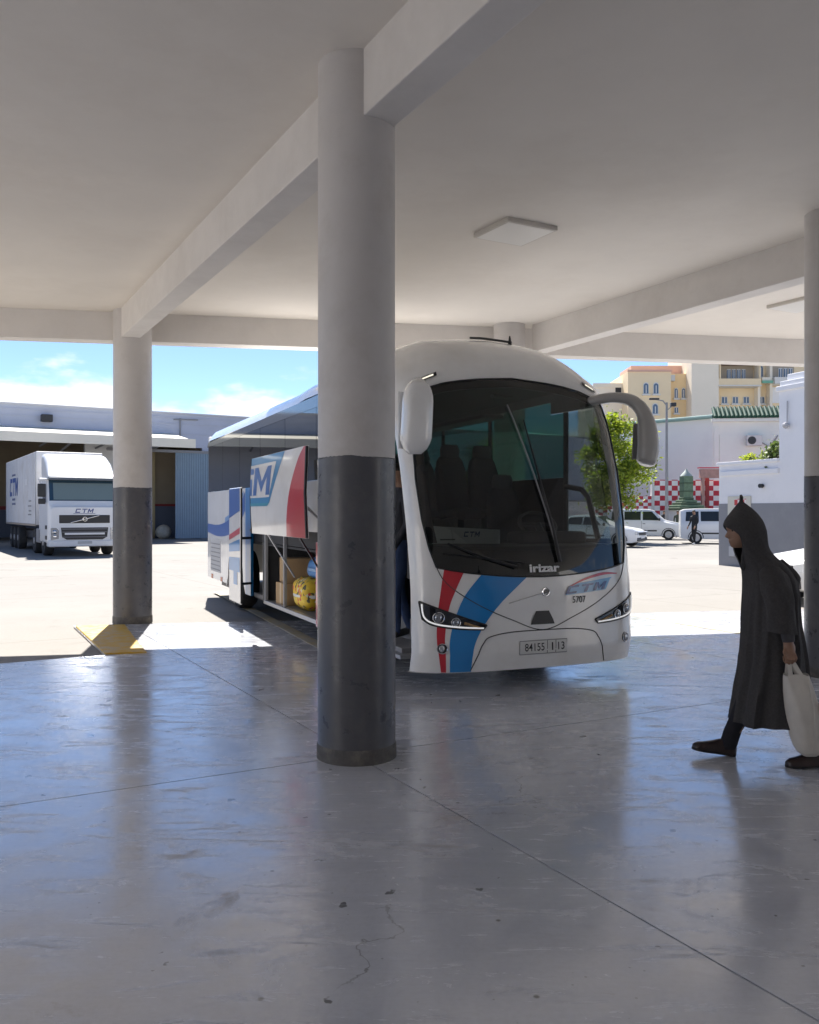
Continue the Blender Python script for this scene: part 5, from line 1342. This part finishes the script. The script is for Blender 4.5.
def limb(ids, n=18):
    # smooth tapered limb through the joints, rounded at both ends
    P, Q = [J[i] for i in ids], [rad[i] for i in ids]; path, rr = [], []
    for i in range(len(P)-1):
        for k in range(8): path.append(P[i].lerp(P[i+1], k/8)); rr.append(Q[i]+(Q[i+1]-Q[i])*k/8)
    path.append(P[-1]); rr.append(Q[-1]); B.tube(path, rr, n)
    for i in ids: B.ball(tuple(J[i]), rad[i]*1.01, 16)
for ids in ((0,1,2,3,4), (0,5,6,7), (0,8,9,10), (2,11,12,13,14), (2,15,16,17)): limb(ids)
# near hand: palm and five curled fingers closing on the bag handles
palm = pv(789.8, 648.5, -.27)
B.ball(tuple(palm), (.036,.020,.046), 14)
for i, (dx, ln) in enumerate(((-.026,.064), (-.009,.072), (.009,.068), (.025,.054))):
    a = palm + Vector((dx, -.012, -.030)); b = a + Vector((dx*.15, -.014, -ln*.5)); c = b + Vector((0, .016, -ln*.38)); d = c + Vector((0,.024,.010)); e_ = d + Vector((0,.006,.022))
    B.tube([a,b,c,d,e_], [.0098,.0095,.009,.0085,.0075], 10)
    for q in (a,b,c,d,e_): B.ball(tuple(q), .0088, 10)
a = palm + Vector((-.030,-.008,.006)); b = a + Vector((-.016,-.016,-.026)); c = b + Vector((.010,-.006,-.030))
B.tube([a,b,c], [.0115,.0105,.009], 10)
for q in (a,b,c): B.ball(tuple(q), .0098, 10)
body = B.build('body', m_skin, walker, smooth=True)
rm = body.modifiers.new('remesh', 'REMESH'); rm.mode = 'VOXEL'; rm.voxel_size = .0058; rm.use_smooth_shade = True
sm = body.modifiers.new('smooth', 'SMOOTH'); sm.factor = .5; sm.iterations = 2
dg = bpy.context.evaluated_depsgraph_get(); dg.update()
baked = bpy.data.meshes.new_from_object(body.evaluated_get(dg)); body.modifiers.clear(); body.data = baked
if not baked.materials: baked.materials.append(m_skin)
bmh = bmesh.new(); bmh.from_mesh(baked); bmh.verts.ensure_lookup_table(); seen, small = set(), []
for v in bmh.verts:
    if v.index in seen: continue
    stack, isl = [v], []; seen.add(v.index)
    while stack:
        q = stack.pop(); isl.append(q)
        for e_ in q.link_edges:
            w = e_.other_vert(q)
            if w.index not in seen: seen.add(w.index); stack.append(w)
    if len(isl) < 200: small += isl
bmesh.ops.delete(bmh, geom=small, context='VERTS'); bmh.to_mesh(baked); bmh.free()
baked.polygons.foreach_set('use_smooth', [True]*len(baked.polygons))
for s in (-1, 1):
    MB().ball(tuple(hm @ Vector((-.066, .031*s, .117))), .0085, 10).build('eye', M('eye_dark', (0,0,0)), walker, smooth=True)
# ---- robe
ST = [  # py, left px, right px, half depth m
 (549,744,768,.090),(556,743.5,773,.125),(563,744,781,.165),(571,745,788,.195),(580,746,793,.215),(592,746,795,.222),(606,745,796,.222),(622,744,797,.220),(640,743,801,.222),(658,741.5,804,.228),(676,738.5,806,.236),(694,734.5,807,.244),(708,732,806.5,.250),(717,730.5,806,.254),(720,730,806,.254)]
def robe_ring(py, push=0.0):
    ys = [s[0] for s in ST]; xl = interp(py, ys, [s[1] for s in ST]); xr = interp(py, ys, [s[2] for s in ST]); dp_ = interp(py, ys, [s[3] for s in ST])
    cx, hx = (xl+xr)/2, (xr-xl)/2*K - push; ring = []
    fold = interp(py, [549,575,600,640,680,720], [.0,.010,.020,.028,.036,.042])
    for k in range(96):
        t = 2*PI*k/96
        f = fold*(1.1-1.9*abs(math.sin(3.5*t+.8+.010*(py-600)))**.7 + .5*math.sin(9*t+.4-.012*py) + .25*math.sin(15*t+2.0+.02*py))*.75
        c, s = math.cos(t), math.sin(t)
        hem = 0 if py < 715 else .012*math.sin(t*2) + .03*max(0, c)
        ex = .85
        ring.append((wx(cx)-OX + (hx+f*.6*abs(s)-(abs(f)*.7 if abs(c)>.7 else 0))*math.copysign(abs(c)**ex, c), (dp_-push+f*.9)*math.copysign(abs(s)**ex, s), wz(py)-hem*.6))
    return ring
lv = [549+ (720-549)*i/60 for i in range(61)]
mb = MB(); mb.loft([robe_ring(y) for y in lv] + [robe_ring(y, .012) for y in (720, 700, 650, 600)], caps=False)
# cape-like hood fold hanging on the back
hb = []
for i in range(13):
    h = i/12; c = pv(interp(h,[0,.5,1],[781,788.5,789]), 560+33*h); s = math.sin(PI*min(1,max(.03,h)))**.6
    hb.append([(c.x+.062*s*math.cos(t), c.y+.12*s*math.sin(t), c.z+.006*math.sin(3*t)) for t in [2*PI*k/24 for k in range(24)]])
mb.loft(hb)
robe = mb.build('robe', m_robe, walker, smooth=80)
# near sleeve with wide cuff
def sleeve(path, rr, name='sleeve'):
    rings = []
    for i, (p, r) in enumerate(zip(path, rr)):
        ring = []
        for k in range(40):
            t = 2*PI*k/40; w = 1+.05*math.sin(4*t+i*.5)+.03*math.sin(7*t-i*.8)
            ring.append((p.x + r*w*math.cos(t), p.y + r*.82*w*math.sin(t), p.z - .10*r*math.cos(t)))
        rings.append(ring)
    inner = [[(p.x+(q[0]-p.x)*.88, p.y+(q[1]-p.y)*.88, q[2]+.004) for q in rings[j]] for j, p in ((-1, path[-1]), (-4, path[-4]))]
    return MB().loft(rings + inner, caps=False).build(name, m_robe, walker, smooth=80)
n = 18; pth = [pv(interp(i/n,[0,.3,.7,1],[772,776,781,782.5]), 566+67*i/n, interp(i/n,[0,.3,1],[-.15,-.23,-.275])) for i in range(n+1)]
sleeve(pth, [interp(i/n, [0,.12,.4,.75,1], [.045,.088,.095,.088,.084]) for i in range(n+1)])
pth2 = [pv(interp(i/n,[0,1],[770,768]), 568+66*i/n, interp(i/n,[0,.3,1],[.13,.2,.2])) for i in range(n+1)]
sleeve(pth2, [interp(i/n, [0,.12,.4,1], [.045,.085,.08,.06]) for i in range(n+1)])
MB().tube([pv(786,626,-.27), pv(787.5,634,-.27), pv(788.5,641.5,-.27)], [.040,.040,.037], 20).build('inner_cuff', M('cuff_grey', (.075,.07,.075), .9, var=.2, scale=40), walker, smooth=True)
# ---- hood, open in front of the face
HR = [(499,740.2,742.2,.006,None),(502,739,743.5,.014,None),(505,736.5,747.5,.030,None),(509,733.5,752.5,.055,None),(513,730.5,756.5,.078,None),(517,727.5,759.8,.095,None),(521,725,762.2,.106,None),(524.5,723.8,763.6,.112,None),(526.5,724,764.4,.113,None),
      (528.5,725,765,.113,726.5),(531,726,765.8,.113,730.5),(535,727,766.4,.112,734.5),(540,728,766.8,.110,736),(546,730,767.6,.112,737),(552,734,770,.122,738),(558,738,774.5,.140,740),(564,741,780,.160,742),(570,743,785,.175,745)]
ys = [h[0] for h in HR]
def hood_ring(py, push=0.0):
    xl, xr, hd = (interp(py, ys, [h[j] for h in HR]) for j in (1,2,3))
    edge_ = interp(py, ys, [h[4] if h[4] else h[1] for h in HR])
    cx, hx = (xl+xr)/2, (xr-xl)/2
    lim = math.acos(max(-1, min(1, (edge_-cx)/hx)))
    ring = []
    for k in range(61):
        t = -lim + 2*lim*k/60
        wv = 1+.035*math.sin(5*t+py*.16)+.02*math.sin(11*t-py*.23)
        ring.append((wx(cx+hx*math.cos(t)*(1-push*4))-OX, (hd-push)*wv*math.sin(t), wz(py)))
    return ring
hy = [499+ (570-499)*i/46 for i in range(47)]
mb = MB(); mb.loft([hood_ring(y) for y in hy], closed=False)
hood = mb.build('hood', m_robe, walker, smooth=80)
so = hood.modifiers.new('thick', 'SOLIDIFY'); so.thickness = .010; so.offset = -1
MB().tube([pv(741.2,501), pv(741.4,497.5), pv(740.8,494.8)], [.012,.012,.007], 10).build('tassel', m_robe, walker, smooth=True)
MB().tube([pv(743,556,-.03), pv(743.3,563,-.03), pv(743.0,570,-.03)], [.012,.018,.012], 8).build('hood_tie', m_robe, walker, smooth=True)
# ---- trousers and shoes
m_trs = M('trousers_navy', (.012,.012,.018), .9, var=.3, scale=30)
def trouser(pts, rr):
    rings = []
    for i, (p, r) in enumerate(zip(pts, rr)):
        rings.append([(p.x+r*(1+.06*math.sin(3*t+i))*math.cos(t), p.y+r*.9*(1+.06*math.cos(4*t+i*1.7))*math.sin(t), p.z+ .15*r*math.cos(t)*0) for t in [2*PI*k/24 for k in range(24)]])
    MB().loft(rings).build('trouser_leg', m_trs, walker, smooth=70)
trouser([pv(749,696,.0), pv(741.5,712,.01), pv(737.5,721,.015), pv(732.5,730,.02), pv(730.5,737,.02), pv(728.5,744,.02), pv(727.8,748,.02)], [.070,.066,.062,.058,.056,.057,.052])
trouser([pv(797,700,-.18), pv(802,724,-.20), pv(807,742,-.22), pv(811,755,-.22)], [.07,.062,.058,.056])
def shoe(org, pitch, label=None):
    """length along -X, heel at the origin"""
    Lsh = .285; rings = []; m = Matrix.Translation(org) @ Matrix.Rotation(pitch, 4, 'Y')
    for i in range(19):
        t = i/18; w = interp(t, [0,.06,.25,.5,.72,.88,.96,1], [.018,.034,.037,.038,.047,.042,.028,.010]); h = interp(t, [0,.06,.2,.4,.55,.75,.9,1], [.05,.085,.092,.085,.068,.05,.042,.024])
        ring = []
        for k in range(22):
            a = 2*PI*k/22; c, s = math.cos(a), math.sin(a)
            ring.append(tuple(m @ Vector((-t*Lsh, w*math.copysign(abs(c)**.75, c), .012 + max(0, s)*h*(1-.12*c*c) if s > 0 else .012))))
        rings.append(ring)
    sh = MB().loft(rings).build('shoe', M('shoe_leather', (.030,.016,.014), .35, var=.3, scale=30), walker, smooth=60)
    sole = [tuple(m @ Vector((-t*Lsh, s*interp(t, [0,.06,.25,.5,.72,.88,.96,1], [.018,.037,.040,.041,.050,.045,.031,.012]), 0))) for s, tt in ((1, range(19)), (-1, range(18,-1,-1))) for t in [q/18 for q in tt]]
    up_ = [tuple(Vector(p) + (m.to_3x3() @ Vector((0,0,.016)))) for p in sole]
    MB().loft([sole, up_]).build('sole', M('sole_dark', (.015,.012,.012), .7), sh)
shoe(Vector((pv(735,740,.02).x, .02, .002)), R(9))
shoe(Vector((pv(830,740,-.22).x, -.235, .012)), R(-2))

# tote bag in the hand
bag = empty('tote_bag', (wx(800), YP-.27, 0)); tag(bag, 'white canvas tote bag hanging from the hand of the hooded walker', 'bag')
KB = (YP-.27)/FPX
def bp_(px, py, dy=0.0): return Vector(((px-409.5)*KB - wx(800), dy, CAM_H+(512-py)*KB))
m_canvas = M('canvas', (.66,.62,.56), .85, var=.06, scale=14, bump=.25, bscale=300)
BS = [(674.5,783.5,808.5,.035),(680,783.5,810,.050),(692,784.5,813.5,.075),(706,786,817,.088),(720,788,820,.092),(735,791,821.5,.088),(745,794,821.5,.078),(752,798,820,.060),(755.5,803,816,.030)]
def bag_ring(py, push=0.0):
    yy = [b[0] for b in BS]; xl, xr, hd = (interp(py, yy, [b[j] for b in BS]) for j in (1,2,3))
    c = bp_((xl+xr)/2, py); hx = (xr-xl)/2*KB - push; ring = []
    for k in range(64):
        t = 2*PI*k/64; cc, ss = math.cos(t), math.sin(t)
        w = 1 + .05*math.sin(5*t+py*.05) + .035*math.sin(8*t-py*.09)
        ring.append((c.x + hx*math.copysign(abs(cc)**.7, cc), (hd-push)*w*math.copysign(abs(ss)**.8, ss), c.z + .006*math.sin(3*t)*(py<676)))
    return ring
mb = MB(); mb.loft([bag_ring(674.5+81*i/40) for i in range(41)], caps=False)
r0 = bag_ring(755.5); mb.add(r0, [tuple(range(64))])
mb.loft([bag_ring(674.5), bag_ring(674.5,.004), bag_ring(690,.006), bag_ring(720,.008)], caps=False)
mb.build('body', m_canvas, bag, smooth=70)
hand_b = bp_(790, 661)
for dy in (-.032, .032):
    a, c = bp_(789, 683, dy*1.25), bp_(803.5, 683, dy*1.25)
    pts = [a, a.lerp(hand_b+Vector((-.010,dy*.25,-.004)), .6), hand_b+Vector((-.010,dy*.15,0)), hand_b+Vector((.012,dy*.15,0)), c.lerp(hand_b+Vector((.012,dy*.25,-.004)), .6), c]
    MB().tube(pts, .015, 10, flat=.22, up=(1,0,0)).build('handle', m_canvas, bag, smooth=70)
MB().tube([bp_(805,678,-.052), bp_(807,705,-.098), bp_(808,735,-.095), bp_(807,751,-.066)], .003, 6).build('seam', m_canvas, bag, smooth=True)
mb = MB(); mb.ball(tuple(bp_(818,706,-.055)), (.012,.030,.045), 10); mb.build('print', M('print_orange', (.60,.20,.06), .7), bag, smooth=True)
